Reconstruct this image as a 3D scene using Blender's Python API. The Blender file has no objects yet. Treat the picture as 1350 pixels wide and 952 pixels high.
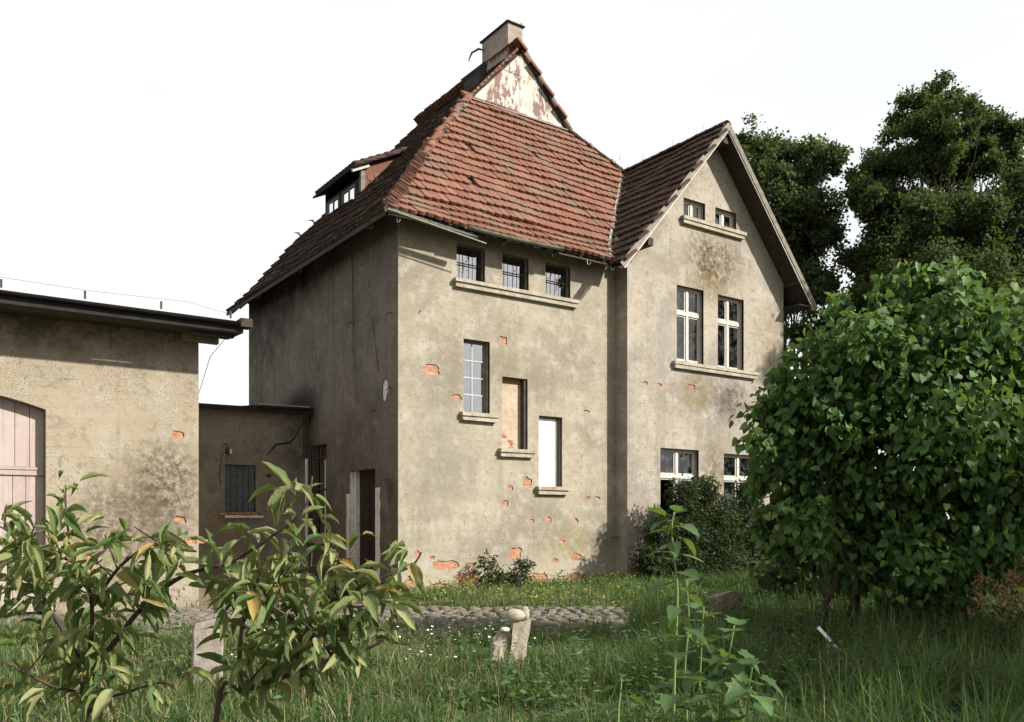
import bpy, bmesh, math, random
import numpy as np
from mathutils import Vector, Matrix, Quaternion
from mathutils.geometry import delaunay_2d_cdt

random.seed(7)
RNG = np.random.default_rng(7)
scene = bpy.context.scene
COL = scene.collection

# ------------------------------------------------------------------ camera
FPX, CX, HY, EYE = 1140.0, 675.0, 685.0, 1.15        # photograph is 1350 x 952
TH = math.atan2(1615, 1140)
EX = np.array([math.sin(TH), math.cos(TH)])
EY = np.array([-math.cos(TH), math.sin(TH)])
_D = FPX * EYE / 72.0
_r = (525 - CX) / FPX * _D
CAM = np.array([-(_r * EX[0] + _D * EX[1]), -(_r * EY[0] + _D * EY[1]), EYE])
cam_data = bpy.data.cameras.new('camera')
cam = bpy.data.objects.new('camera', cam_data)
COL.objects.link(cam)
cam.location = CAM
cam.rotation_euler = (math.radians(90), 0, -math.asin(EX[1]))
cam_data.sensor_width = 36.0
cam_data.lens = FPX / 1350 * 36.0
cam_data.shift_y = (HY - 476.0) / 1350.0
cam_data.clip_start = 0.05
cam_data.clip_end = 2000
scene.camera = cam

# ------------------------------------------------------------------ sky and sun
SUN = Vector((0.63, -1.0, 0.75)).normalized()
world = bpy.data.worlds.new('World')
scene.world = world
world.use_nodes = True
wn = world.node_tree
wn.nodes.clear()
w_out = wn.nodes.new('ShaderNodeOutputWorld')
w_bg = wn.nodes.new('ShaderNodeBackground')
w_sky = wn.nodes.new('ShaderNodeTexSky')
w_sky.sky_type = 'NISHITA'
w_sky.sun_disc = False
w_sky.sun_elevation = math.asin(SUN.z)
w_sky.sun_rotation = math.atan2(SUN.x, SUN.y)
w_sky.air_density = 1.0
w_sky.dust_density = 3.0
w_sky.ozone_density = 1.0
# thin high cloud: a white veil with soft blue openings
w_tc = wn.nodes.new('ShaderNodeTexCoord')
w_map = wn.nodes.new('ShaderNodeMapping')
w_map.inputs['Scale'].default_value = (1.0, 1.0, 2.6)
w_noise = wn.nodes.new('ShaderNodeTexNoise')
w_noise.inputs['Scale'].default_value = 1.7
w_noise.inputs['Detail'].default_value = 6
w_ramp = wn.nodes.new('ShaderNodeValToRGB')
w_ramp.color_ramp.elements[0].position = 0.30
w_ramp.color_ramp.elements[0].color = (0.86, 0.86, 0.86, 1)
w_ramp.color_ramp.elements[1].position = 0.62
w_ramp.color_ramp.elements[1].color = (0.97, 0.97, 0.97, 1)
w_mix = wn.nodes.new('ShaderNodeMix')
w_mix.data_type = 'RGBA'
w_mix.inputs['B'].default_value = (6.1, 6.2, 6.22, 1)
wn.links.new(w_tc.outputs['Generated'], w_map.inputs['Vector'])
wn.links.new(w_map.outputs['Vector'], w_noise.inputs['Vector'])
wn.links.new(w_noise.outputs['Fac'], w_ramp.inputs['Fac'])
wn.links.new(w_ramp.outputs['Color'], w_mix.inputs['Factor'])
wn.links.new(w_sky.outputs['Color'], w_mix.inputs['A'])
wn.links.new(w_mix.outputs['Result'], w_bg.inputs['Color'])
w_bg.inputs['Strength'].default_value = 0.10
wn.links.new(w_bg.outputs['Background'], w_out.inputs['Surface'])

sun_data = bpy.data.lights.new('sun', 'SUN')
sun_data.energy = 5.0
sun_data.angle = math.radians(1.6)
sun_data.color = (1.0, 0.955, 0.885)
sun = bpy.data.objects.new('sun', sun_data)
COL.objects.link(sun)
sun.rotation_euler = SUN.to_track_quat('Z', 'Y').to_euler()
sun.location = (20, -30, 30)

scene.view_settings.view_transform = 'Standard'
scene.view_settings.look = 'None'
scene.view_settings.exposure = 0.8
scene.view_settings.gamma = 1.0
scene.view_settings.use_curve_mapping = False
scene.render.engine = 'CYCLES'
scene.cycles.max_bounces = 6
scene.cycles.transparent_max_bounces = 12

# ------------------------------------------------------------------ helpers: pixel -> place
def ray(x, y):
    r = (x - CX) / FPX
    return np.array([r * EX[0] + EX[1], r * EY[0] + EY[1], -(y - HY) / FPX])
def atX(x, y, c):
    v = ray(x, y); return CAM + v * (c - CAM[0]) / v[0]
def atY(x, y, c):
    v = ray(x, y); return CAM + v * (c - CAM[1]) / v[1]
G = -0.35                                               # level of the ground; the house floor is at 0
def atZ(x, y, c=G):
    v = ray(x, y); return CAM + v * (c - CAM[2]) / v[2]
def atD(x, y, d):
    return CAM + ray(x, y) * d
def ground_rd(r, d, z=G):
    return np.array([CAM[0] + r * EX[0] + d * EX[1], CAM[1] + r * EY[0] + d * EY[1], z])

# ------------------------------------------------------------------ helpers: objects
def props(o, label=None, cat=None, group=None, kind=None):
    if label: o['label'] = label
    if cat: o['category'] = cat
    if group: o['group'] = group
    if kind: o['kind'] = kind
    return o
def link(o, parent=None):
    COL.objects.link(o)
    if parent is not None:
        o.parent = parent
        if parent.type == 'EMPTY':
            o.matrix_parent_inverse = Matrix.Translation(-Vector(parent.location))
    return o
def thing(name, loc, label, cat, group=None):
    o = bpy.data.objects.new(name, None)
    o.location = loc
    o.empty_display_size = 0.3
    COL.objects.link(o)
    return props(o, label, cat, group)
def new_obj(name, me, parent=None):
    return link(bpy.data.objects.new(name, me), parent)

class MB:
    def __init__(s): s.v = []; s.f = []
    def add(s, vs, fs):
        b = len(s.v)
        s.v += [tuple(map(float, p)) for p in vs]
        s.f += [tuple(b + i for i in f) for f in fs]
        return s
    def box(s, x0, x1, y0, y1, z0, z1):
        return s.add([(x0,y0,z0),(x1,y0,z0),(x1,y1,z0),(x0,y1,z0),(x0,y0,z1),(x1,y0,z1),(x1,y1,z1),(x0,y1,z1)],
                     [(0,3,2,1),(4,5,6,7),(0,1,5,4),(1,2,6,5),(2,3,7,6),(3,0,4,7)])
    def hexa(s, p):                                   # 8 corners: bottom ring, top ring
        return s.add(p, [(0,3,2,1),(4,5,6,7),(0,1,5,4),(1,2,6,5),(2,3,7,6),(3,0,4,7)])
    def bar(s, a, b, w, h, up=(0,0,1)):               # rectangular bar from a to b
        a = Vector(a); b = Vector(b); d = (b - a).normalized(); up = Vector(up)
        sd = d.cross(up).normalized(); u = sd.cross(d).normalized()
        q = [sd*(-w/2)+u*(-h/2), sd*(w/2)+u*(-h/2), sd*(w/2)+u*(h/2), sd*(-w/2)+u*(h/2)]
        vs = [a+k for k in q] + [b+k for k in q]
        return s.add(vs, [(0,1,2,3),(7,6,5,4),(0,4,5,1),(1,5,6,2),(2,6,7,3),(3,7,4,0)])
    def tube(s, pts, rad, n=6, cap=True):
        pts = [Vector(p) for p in pts]
        if not hasattr(rad, '__len__'): rad = [rad]*len(pts)
        rings = []
        ref = Vector((0.31, 0.52, 0.79)).normalized()
        for i, p in enumerate(pts):
            d = (pts[min(i+1, len(pts)-1)] - pts[max(i-1, 0)]).normalized()
            r0 = ref if abs(d.dot(ref)) < 0.95 else Vector((1,0,0))
            a = d.cross(r0).normalized(); b = d.cross(a).normalized()
            rings.append([p + (a*math.cos(2*math.pi*k/n) + b*math.sin(2*math.pi*k/n))*rad[i] for k in range(n)])
        vs = [q for r in rings for q in r]; fs = []
        for i in range(len(pts)-1):
            for k in range(n):
                fs.append((i*n+k, i*n+(k+1)%n, (i+1)*n+(k+1)%n, (i+1)*n+k))
        if cap:
            fs.append(tuple(range(n))[::-1]); fs.append(tuple((len(pts)-1)*n+k for k in range(n)))
        return s.add(vs, fs)
    def slab(s, poly, off):                           # 3D polygon extruded by vector off
        n = len(poly); off = Vector(off)
        vs = [Vector(p) for p in poly] + [Vector(p)+off for p in poly]
        fs = [tuple(range(n)), tuple(range(2*n-1, n-1, -1))]
        fs += [(i, i+n, (i+1)%n+n, (i+1)%n) for i in range(n)]
        return s.add(vs, fs)
    def mesh(s, name, mat, smooth=False, fix=False):
        me = bpy.data.meshes.new(name)
        me.from_pydata(s.v, [], s.f)
        if fix:
            bm = bmesh.new(); bm.from_mesh(me)
            bmesh.ops.recalc_face_normals(bm, faces=bm.faces)
            bm.to_mesh(me); bm.free()
        me.materials.append(mat)
        if smooth:
            me.polygons.foreach_set('use_smooth', [True]*len(me.polygons))
        me.update()
        return me
    def build(s, name, mat, parent=None, smooth=False, fix=False):
        return new_obj(name, s.mesh(name, mat, smooth, fix), parent)

def np_mesh(name, co, faces, mat, tint=None, smooth=True):
    """co (n,3), faces (m,k) uniform k, tint per vertex"""
    me = bpy.data.meshes.new(name)
    n = len(co); m, k = faces.shape
    me.vertices.add(n)
    me.vertices.foreach_set('co', np.ascontiguousarray(co, dtype=np.float32).ravel())
    me.loops.add(m*k)
    me.loops.foreach_set('vertex_index', np.ascontiguousarray(faces, dtype=np.int32).ravel())
    me.polygons.add(m)
    me.polygons.foreach_set('loop_start', np.arange(0, m*k, k, dtype=np.int32))
    if smooth: me.polygons.foreach_set('use_smooth', np.ones(m, dtype=bool))
    me.update(calc_edges=True)
    me.materials.append(mat)
    if tint is not None:
        at = me.attributes.new('tint', 'FLOAT', 'POINT')
        at.data.foreach_set('value', 1+np.ascontiguousarray(tint, dtype=np.float32))
    return me

def unit(a):
    return a / np.maximum(np.linalg.norm(a, axis=-1, keepdims=True), 1e-9)
def cloud(T, F, pos, ydir, nrm, scale, tint):
    """copies of template T (k,3) laid along ydir with normal nrm"""
    y = unit(ydir); n = unit(nrm - (nrm*y).sum(1, keepdims=True)*y); x = np.cross(y, n)
    T = np.asarray(T, float); F = np.asarray(F)
    sc = np.asarray(scale)[:, None, None]
    co = pos[:, None, :] + sc*(T[None, :, 0:1]*x[:, None, :] + T[None, :, 1:2]*y[:, None, :] + T[None, :, 2:3]*n[:, None, :])
    fa = F[None] + (np.arange(len(pos))*len(T))[:, None, None]
    return co.reshape(-1, 3), fa.reshape(-1, F.shape[1]), np.repeat(tint, len(T))

# ------------------------------------------------------------------ helpers: materials
class Mat:
    def __init__(s, name, rough=0.85, spec=0.3):
        s.m = bpy.data.materials.new(name); s.m.use_nodes = True
        s.t = s.m.node_tree; s.b = s.t.nodes['Principled BSDF']
        s.b.inputs['Roughness'].default_value = rough
        s.b.inputs['Specular IOR Level'].default_value = spec
        g = s.t.nodes.new('ShaderNodeNewGeometry'); s.pos = g.outputs['Position']
    def n(s, typ, **kw):
        nd = s.t.nodes.new(typ)
        for k, v in kw.items(): setattr(nd, k, v)
        return nd
    def set(s, sock, v):
        if hasattr(v, 'is_output') or isinstance(v, bpy.types.NodeSocket): s.t.links.new(v, sock)
        else:
            if isinstance(v, tuple) and len(v) == 3 and sock.type == 'RGBA': v = v + (1,)
            sock.default_value = v
    def scaled(s, sc, off=(0,0,0)):
        m = s.n('ShaderNodeMapping'); s.t.links.new(s.pos, m.inputs['Vector'])
        m.inputs['Scale'].default_value = sc; m.inputs['Location'].default_value = off
        return m.outputs['Vector']
    def noise(s, scale, detail=4, rough=0.55, vec=None, dist=0.0):
        nd = s.n('ShaderNodeTexNoise')
        s.t.links.new(vec if vec is not None else s.pos, nd.inputs['Vector'])
        nd.inputs['Scale'].default_value = scale; nd.inputs['Detail'].default_value = detail
        nd.inputs['Roughness'].default_value = rough; nd.inputs['Distortion'].default_value = dist
        return nd.outputs['Fac']
    def step(s, fac, a, b, lo=0.0, hi=1.0):
        nd = s.n('ShaderNodeMapRange'); s.set(nd.inputs['Value'], fac)
        nd.inputs['From Min'].default_value = a; nd.inputs['From Max'].default_value = b
        nd.inputs['To Min'].default_value = lo; nd.inputs['To Max'].default_value = hi
        nd.interpolation_type = 'SMOOTHSTEP'
        return nd.outputs['Result']
    def math(s, op, a, b=0.0, c=0.0):
        nd = s.n('ShaderNodeMath', operation=op)
        s.set(nd.inputs[0], a); s.set(nd.inputs[1], b); s.set(nd.inputs[2], c)
        return nd.outputs[0]
    def mix(s, fac, a, b, mode='MIX'):
        nd = s.n('ShaderNodeMix', data_type='RGBA', blend_type=mode)
        s.set(nd.inputs['Factor'], fac); s.set(nd.inputs['A'], a); s.set(nd.inputs['B'], b)
        return nd.outputs['Result']
    def ramp(s, fac, stops):
        nd = s.n('ShaderNodeValToRGB'); s.set(nd.inputs['Fac'], fac)
        cr = nd.color_ramp
        while len(cr.elements) < len(stops): cr.elements.new(0.5)
        for e, (p, c) in zip(cr.elements, stops): e.position = p; e.color = tuple(c) + (1,)
        return nd.outputs['Color']
    def xyz(s):
        nd = s.n('ShaderNodeSeparateXYZ'); s.t.links.new(s.pos, nd.inputs[0]); return nd.outputs
    def var(s):                                       # per piece number: object random + tint attribute
        oi = s.n('ShaderNodeObjectInfo'); at = s.n('ShaderNodeAttribute', attribute_name='tint')
        t = at.outputs['Fac']; has = s.math('GREATER_THAN', t, 0.5)      # joined pieces store 1 + tint
        return s.math('ADD', s.math('MULTIPLY', has, s.math('SUBTRACT', t, 1.0)), s.math('MULTIPLY', s.math('SUBTRACT', 1.0, has), oi.outputs['Random']))
    def color(s, c): s.set(s.b.inputs['Base Color'], c); return s
    def bump(s, h, strength=0.4, dist=0.02):
        nd = s.n('ShaderNodeBump'); nd.inputs['Strength'].default_value = strength
        nd.inputs['Distance'].default_value = dist
        s.set(nd.inputs['Height'], h); s.t.links.new(nd.outputs['Normal'], s.b.inputs['Normal']); return s
    def ellipse(s, c, half, soft=0.5):                # 1 inside an ellipsoid patch, 0 outside
        m = s.n('ShaderNodeVectorMath', operation='SUBTRACT'); s.t.links.new(s.pos, m.inputs[0]); m.inputs[1].default_value = c
        d = s.n('ShaderNodeVectorMath', operation='DIVIDE'); s.t.links.new(m.outputs[0], d.inputs[0]); d.inputs[1].default_value = half
        l = s.n('ShaderNodeVectorMath', operation='LENGTH'); s.t.links.new(d.outputs[0], l.inputs[0])
        return s.step(l.outputs['Value'], 1.0, 1.0 - soft)

def plaster(name, base, pale, dark, speck=0.5, stains_and_shade=(), low=None, streak=0.35, off=(0,0,0), courses=0.22, gain=0.70):
    M = Mat(name, 0.93, 0.15)
    p = M.scaled((1,1,1), off)
    big = M.noise(0.55, 3, 0.5, p); mid = M.noise(2.6, 5, 0.62, p); fine = M.noise(38, 5, 0.7, p)
    c = M.mix(M.step(big, 0.36, 0.64), base, tuple(0.70*k for k in base))
    c = M.mix(M.math('MULTIPLY', M.step(mid, 0.42, 0.72), 0.8), c, pale)
    m2 = M.noise(7.5, 6, 0.7, p)
    c = M.mix(M.math('MULTIPLY', M.step(m2, 0.50, 0.68), 0.62), c, dark)
    # runs of rain water
    st = M.noise(1.0, 5, 0.65, M.scaled((3.2, 3.2, 0.22), off))
    c = M.mix(M.math('MULTIPLY', M.step(st, 0.52, 0.72), streak), c, dark)
    # brick courses telegraphing through the render
    z = M.xyz()[2]
    w = M.math('ABSOLUTE', M.math('SUBTRACT', M.math('FRACT', M.math('DIVIDE', M.math('ADD', z, M.math('MULTIPLY', mid, 0.06)), 0.155)), 0.5))
    cm = M.math('MULTIPLY', M.step(w, 0.36, 0.48), M.math('MULTIPLY', M.step(M.noise(0.9, 3, 0.6, p), 0.45, 0.62), courses))
    c = M.mix(cm, c, dark)
    # pitted, speckled skin
    f2 = M.noise(17, 5, 0.75, p)
    sp = M.math('MULTIPLY', M.math('MAXIMUM', M.step(fine, 0.53, 0.63), M.step(f2, 0.58, 0.68)), M.math('MULTIPLY', M.step(M.noise(1.3, 4, 0.6, p), 0.36, 0.62), speck))
    c = M.mix(sp, c, tuple(0.42*k for k in dark))
    wsp = M.math('MULTIPLY', M.step(M.noise(24, 5, 0.72, p), 0.52, 0.66), M.math('MULTIPLY', M.step(M.noise(1.7, 4, 0.6, M.scaled((1,1,1), (5,2,9))), 0.44, 0.64), 0.75))
    c = M.mix(wsp, c, tuple(min(1, 1.12*k) for k in pale))
    for (cen, half, col, k, sc) in stains_and_shade:
        e = M.ellipse(cen, half, 0.75)
        c = M.mix(M.math('MULTIPLY', M.math('MULTIPLY', e, (M.step(M.noise(sc, 9, 0.80), 0.36, 0.62) if sc else 1.0)), min(1.0, k*1.3)), c, tuple(.82*q for q in col))
    if low:
        zz = M.math('ADD', z, M.math('MULTIPLY', mid, 0.7))
        c = M.mix(M.math('MULTIPLY', M.step(zz, 0.85, 0.1), 0.6), c, low)
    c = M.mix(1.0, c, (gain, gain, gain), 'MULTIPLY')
    M.color(c)
    M.bump(M.math('ADD', M.math('MULTIPLY', fine, 0.5), M.math('ADD', m2, M.math('MULTIPLY', mid, 1.5))), 0.55, 0.02)
    return M.m

BEIGE, PALE, DIRT = (0.43, 0.375, 0.28), (0.53, 0.485, 0.395), (0.225, 0.19, 0.14)
m_front = plaster('plaster_sunny', BEIGE, PALE, DIRT, 0.6,
    stains_and_shade=[((3.0, 0, 5.6), (0.5, 0.4, 0.5), (0.25, 0.21, 0.13), 0.5, 9), ((3.0, 0, 4.5), (1.2, 0.4, 0.9), (0.28, 0.24, 0.15), 0.45, 7),
            ((4.6, 0, 0.55), (1.2, 0.4, 0.6), (0.32, 0.26, 0.09), 0.55, 5), ((1.0, 0, 2.6), (1.3, .4, 1.6), (0.36, 0.33, 0.27), 0.6, 6),
            ((1.1, 0, 4.2), (1.0, .4, 0.8), (0.30, 0.27, 0.20), 0.55, 8), ((5.6, 0, 0.6), (0.5, .4, 0.5), (0.12, 0.09, 0.06), 0.5, 5)],
    low=(0.46, 0.41, 0.31))
m_wing = plaster('plaster_wing', (0.45, 0.395, 0.315), (0.53, 0.485, 0.41), DIRT, 0.45, off=(3, 1, 2),
    stains_and_shade=[((9.25, -0.44, 8.05), (1.55, 0.4, 1.2), (0.115, 0.078, 0.026), 1.0, 6), ((9.0, -0.44, 7.3), (1.2, 0.4, 0.6), (0.26, 0.19, 0.07), 0.6, 9),
            ((9.9, -0.44, 4.4), (1.3, 0.4, 0.9), (0.13, 0.115, 0.095), 0.75, 4), ((8.6, -0.44, 4.5), (0.9, 0.4, 0.7), (0.25, 0.19, 0.08), 0.7, 6),
            ((9.2, -0.44, 2.2), (0.8, 0.4, 1.4), (0.20, 0.15, 0.07), 0.7, 6), ((7.0, -0.44, 0.6), (0.9, 0.4, 1.0), (0.28, 0.26, 0.22), 0.6, 5),
            ((7.2, -0.44, 5.6), (0.9, .4, 1.8), (0.40, 0.36, 0.30), 0.6, 3), ((10.9, -0.44, 9.3), (1.2, .4, 1.0), (0.30, 0.24, 0.16), 0.5, 3), ((11.4, -0.44, 6.4), (0.9, .4, 1.1), (0.34, 0.26, 0.12), 0.5, 4)])
m_side = plaster('plaster_weathered_shaded_side', (0.235, 0.20, 0.155), (0.29, 0.26, 0.215), (0.10, 0.085, 0.068), 0.35, streak=0.65, off=(1, 7, 3), gain=0.61,  # weathered grey-brown, taken darker so the wall's shade sits in the colour
    stains_and_shade=[((0, 5.5, 4.0), (0.5, 1.9, 0.85), (0.026, 0.023, 0.02), 0.7, None), ((0, 6.5, 7.8), (0.5, 6, 1.9), (0.05, 0.043, 0.036), 0.8, 1.1), ((0, 8, 6.5), (0.5, 3, 1.5), (0.08, 0.07, 0.058), 0.7, 2),  # soot above the annex roof; the widest entry paints in shade under the eave
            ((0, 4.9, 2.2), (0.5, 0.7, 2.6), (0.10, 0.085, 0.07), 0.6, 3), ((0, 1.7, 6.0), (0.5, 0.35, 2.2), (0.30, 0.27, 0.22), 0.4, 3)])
m_shed = plaster('plaster_storehouse', (0.41, 0.345, 0.245), (0.49, 0.445, 0.36), (0.20, 0.165, 0.115), 0.95, off=(9, 4, 1),
    stains_and_shade=[((-4.9, -1, 1.7), (0.9, 0.4, 1.2), (0.10, 0.078, 0.05), 0.9, 8), ((-5.6, -1, 1.0), (1.2, 0.4, 1.3), (0.15, 0.115, 0.075), 0.85, 9), ((-8, -1, 4.3), (7, .4, 0.75), (0.12, 0.095, 0.06), 0.75, 1.4),
            ((-6.0, -1, 3.0), (1.5, .4, 0.4), (0.52, 0.45, 0.33), 0.6, 3)])
m_annex = plaster('plaster_annex', (0.30, 0.25, 0.185), (0.35, 0.31, 0.25), (0.15, 0.12, 0.09), 0.3, off=(2, 3, 8), streak=0.5, gain=0.74,
    stains_and_shade=[((-2.5, 4.9, 0.9), (1.2, 0.4, 1.0), (0.32, 0.23, 0.16), 0.6, 3), ((-0.3, 4.9, 3.0), (0.6, 0.4, 1.4), (0.09, 0.075, 0.06), 0.6, 3)])
def simple(name, c1, c2, scale=6, rough=0.85, bump=0.3, spec=0.3, metal=0.0, c3=None, dist=0.01):
    M = Mat(name, rough, spec)
    f = M.noise(scale, 6, 0.65)
    c = M.mix(M.step(f, 0.35, 0.65), c1, c2)
    if c3: c = M.mix(M.step(M.noise(scale*3.1, 5, 0.7), 0.55, 0.68), c, c3)
    M.color(c); M.bump(M.noise(scale*5, 5, 0.7), bump, dist)
    M.b.inputs['Metallic'].default_value = metal
    return M.m
m_concrete = simple('weathered_concrete', (0.36, 0.32, 0.245), (0.26, 0.23, 0.17), 5, 0.9, 0.5, c3=(0.14, 0.13, 0.085))
m_iron = simple('rusty_iron', (0.05, 0.04, 0.035), (0.09, 0.05, 0.03), 20, 0.7, 0.3)
m_gutter = simple('tarnished_zinc', (0.17, 0.17, 0.125), (0.10, 0.11, 0.075), 7, 0.6, 0.3, 0.4, c3=(0.30, 0.28, 0.22))
m_gutter_dark = simple('rusted_dark_gutter', (0.022, 0.017, 0.015), (0.014, 0.012, 0.011), 7, 0.85, 0.3, 0.1)
m_tar = simple('tar_paper', (0.018, 0.018, 0.019), (0.03, 0.028, 0.026), 5, 0.9, 0.5, 0.1)
m_wood_grey = simple('grey_weathered_wood', (0.20, 0.18, 0.145), (0.125, 0.11, 0.085), 9, 0.9, 0.5, c3=(0.12, 0.11, 0.075))
m_wood_dark = simple('dark_old_timber', (0.030, 0.025, 0.020), (0.050, 0.040, 0.030), 6, 0.9, 0.5)
m_wood_white = simple('flaking_white_paint', (0.48, 0.455, 0.415), (0.37, 0.34, 0.30), 14, 0.75, 0.3, c3=(0.28, 0.235, 0.185))
m_whitewash = simple('whitewash', (0.62, 0.61, 0.57), (0.5, 0.49, 0.45), 6, 0.9, 0.4, c3=(0.25, 0.21, 0.17))
m_board = simple('white_blanking_board', (0.86, 0.86, 0.85), (0.80, 0.80, 0.79), 2, 0.7, 0.05)
m_maroon = simple('maroon_door_paint', (0.030, 0.010, 0.009), (0.018, 0.008, 0.007), 8, 0.6, 0.2)
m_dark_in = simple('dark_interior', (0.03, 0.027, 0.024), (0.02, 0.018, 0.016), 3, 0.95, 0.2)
m_curtain = simple('old_net_curtain', (0.38, 0.37, 0.35), (0.26, 0.25, 0.235), 7, 0.95, 0.3)
m_shutter = simple('grey_shutter_board', (0.095, 0.105, 0.11), (0.06, 0.065, 0.068), 12, 0.85, 0.4)
m_porcelain = simple('white_porcelain', (0.6, 0.58, 0.54), (0.45, 0.4, 0.35), 20, 0.4, 0.1)
m_rail = simple('pale_bare_wood', (0.25, 0.22, 0.17), (0.16, 0.14, 0.108), 10, 0.85, 0.4, c3=(0.16, 0.145, 0.11))
def brickmat(name):
    M = Mat(name, 0.92, 0.15)
    v = M.var()
    c = M.ramp(v, [(0.0, (0.28, 0.115, 0.065)), (0.35, (0.37, 0.165, 0.09)), (0.65, (0.32, 0.14, 0.08)), (1.0, (0.42, 0.21, 0.125))])
    c = M.mix(M.math('MULTIPLY', M.step(M.noise(14, 5, 0.7), 0.45, 0.66), 0.7), c, (0.40, 0.29, 0.20))
    M.color(c); M.bump(M.noise(60, 5, 0.7), 0.5, 0.01); return M.m
m_brick = brickmat('old_red_brick')
m_mortar = simple('lime_mortar', (0.38, 0.24, 0.16), (0.30, 0.16, 0.10), 16, 0.95, 0.5, c3=(0.42, 0.33, 0.24))
def tilemat():
    M = Mat('clay_roof_tile', 0.9, 0.2)
    v = M.var()
    c = M.ramp(v, [(0.0, (0.13, 0.055, 0.037)), (0.25, (0.18, 0.078, 0.051)), (0.5, (0.155, 0.067, 0.044)), (0.75, (0.21, 0.098, 0.064)), (1.0, (0.12, 0.053, 0.038))])
    li = M.noise(1.1, 5, 0.65)
    c = M.mix(M.math('MULTIPLY', M.step(li, 0.44, 0.64), 0.62), c, (0.135, 0.098, 0.068))
    c = M.mix(M.math('MULTIPLY', M.step(M.noise(6.5, 6, 0.7), 0.55, 0.70), 0.7), c, (0.09, 0.068, 0.052))
    c = M.mix(M.math('MULTIPLY', M.step(M.noise(23, 5, 0.7), 0.60, 0.72), 0.5), c, (0.42, 0.37, 0.28))
    M.color(c); M.bump(M.noise(30, 5, 0.7), 0.4, 0.008); return M.m
m_tile = tilemat()
def tilemat_shaded():
    # darker copy of the clay tile, with the unlit slopes' shade in its colour
    M = Mat('shaded_roof_tile', 0.95, 0.1)
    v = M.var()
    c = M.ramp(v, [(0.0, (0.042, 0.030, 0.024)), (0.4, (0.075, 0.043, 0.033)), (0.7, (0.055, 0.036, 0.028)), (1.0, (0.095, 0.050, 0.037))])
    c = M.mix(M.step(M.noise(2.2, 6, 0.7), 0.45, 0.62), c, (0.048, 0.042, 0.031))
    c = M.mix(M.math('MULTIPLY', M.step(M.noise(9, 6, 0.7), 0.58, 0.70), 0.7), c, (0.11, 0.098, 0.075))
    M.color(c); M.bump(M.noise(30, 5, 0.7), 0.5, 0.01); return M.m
m_tile_n = tilemat_shaded()
def sheetmat():
    M = Mat('peeling_white_sheet', 0.6, 0.35)
    a = M.noise(1.0, 6, 0.7, M.scaled((2.6, 2.6, 1.3)))
    b = M.noise(1.0, 5, 0.65, M.scaled((9, 9, 1.6)))
    white = M.mix(M.step(M.noise(3, 5, 0.6), 0.4, 0.7), (0.36, 0.355, 0.32), (0.27, 0.25, 0.195))
    white = M.mix(M.math('MULTIPLY', M.step(b, 0.5, 0.68), 0.7), white, (0.34, 0.25, 0.12))
    rust = M.mix(M.noise(11, 4), (0.085, 0.028, 0.016), (0.14, 0.048, 0.025))
    k = M.math('MAXIMUM', M.step(a, 0.535, 0.555), M.step(b, 0.60, 0.625))
    M.color(M.mix(k, white, rust)); M.bump(k, 0.2, 0.01); return M.m
m_sheet = sheetmat()
def gatemat():
    M = Mat('faded_pink_planks', 0.85, 0.2)
    v = M.var()
    c = M.ramp(v, [(0, (0.31, 0.245, 0.22)), (1, (0.37, 0.30, 0.27))])
    c = M.mix(M.math('MULTIPLY', M.step(M.noise(1.0, 5, 0.65, M.scaled((22, 22, 0.9))), 0.5, 0.7), 0.6), c, (0.25, 0.18, 0.155))
    c = M.mix(M.math('MULTIPLY', M.step(M.noise(3, 5, 0.6), 0.52, 0.7), 0.5), c, (0.41, 0.35, 0.32))
    M.color(c); M.bump(M.noise(1.0, 5, 0.7, M.scaled((60, 60, 3))), 0.4, 0.005); return M.m
m_gate = gatemat()
def glassmat(name, refl, tint=(0.5, 0.52, 0.54), rough=0.02):
    M = Mat(name)
    t = M.t; t.nodes.remove(M.b)
    out = t.nodes['Material Output']
    g = M.n('ShaderNodeBsdfGlossy'); g.inputs['Roughness'].default_value = rough
    g.inputs['Color'].default_value = (0.9, 0.93, 0.96, 1)
    bp = M.n('ShaderNodeBump'); bp.inputs['Strength'].default_value = 0.05; bp.inputs['Distance'].default_value = 0.02
    t.links.new(M.noise(2.5, 2), bp.inputs['Height']); t.links.new(bp.outputs['Normal'], g.inputs['Normal'])
    tr = M.n('ShaderNodeBsdfTransparent'); tr.inputs['Color'].default_value = tint + (1,)
    dif = M.n('ShaderNodeBsdfDiffuse'); dif.inputs['Color'].default_value = (0.3, 0.3, 0.28, 1)
    m1 = M.n('ShaderNodeMixShader'); t.links.new(M.math('MULTIPLY', M.step(M.noise(5, 5, 0.7), 0.4, 0.75), 0.16), m1.inputs[0])
    t.links.new(tr.outputs[0], m1.inputs[1]); t.links.new(dif.outputs[0], m1.inputs[2])
    lw = M.n('ShaderNodeFresnel'); lw.inputs['IOR'].default_value = 1.5
    m2 = M.n('ShaderNodeMixShader'); t.links.new(M.math('ADD', lw.outputs[0], refl), m2.inputs[0])
    t.links.new(m1.outputs[0], m2.inputs[1]); t.links.new(g.outputs[0], m2.inputs[2])
    t.links.new(m2.outputs[0], out.inputs['Surface'])
    return M.m
m_glass = glassmat('old_window_glass', 0.04)
m_glass_sky = glassmat('stair_window_glass', 0.40)
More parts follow.
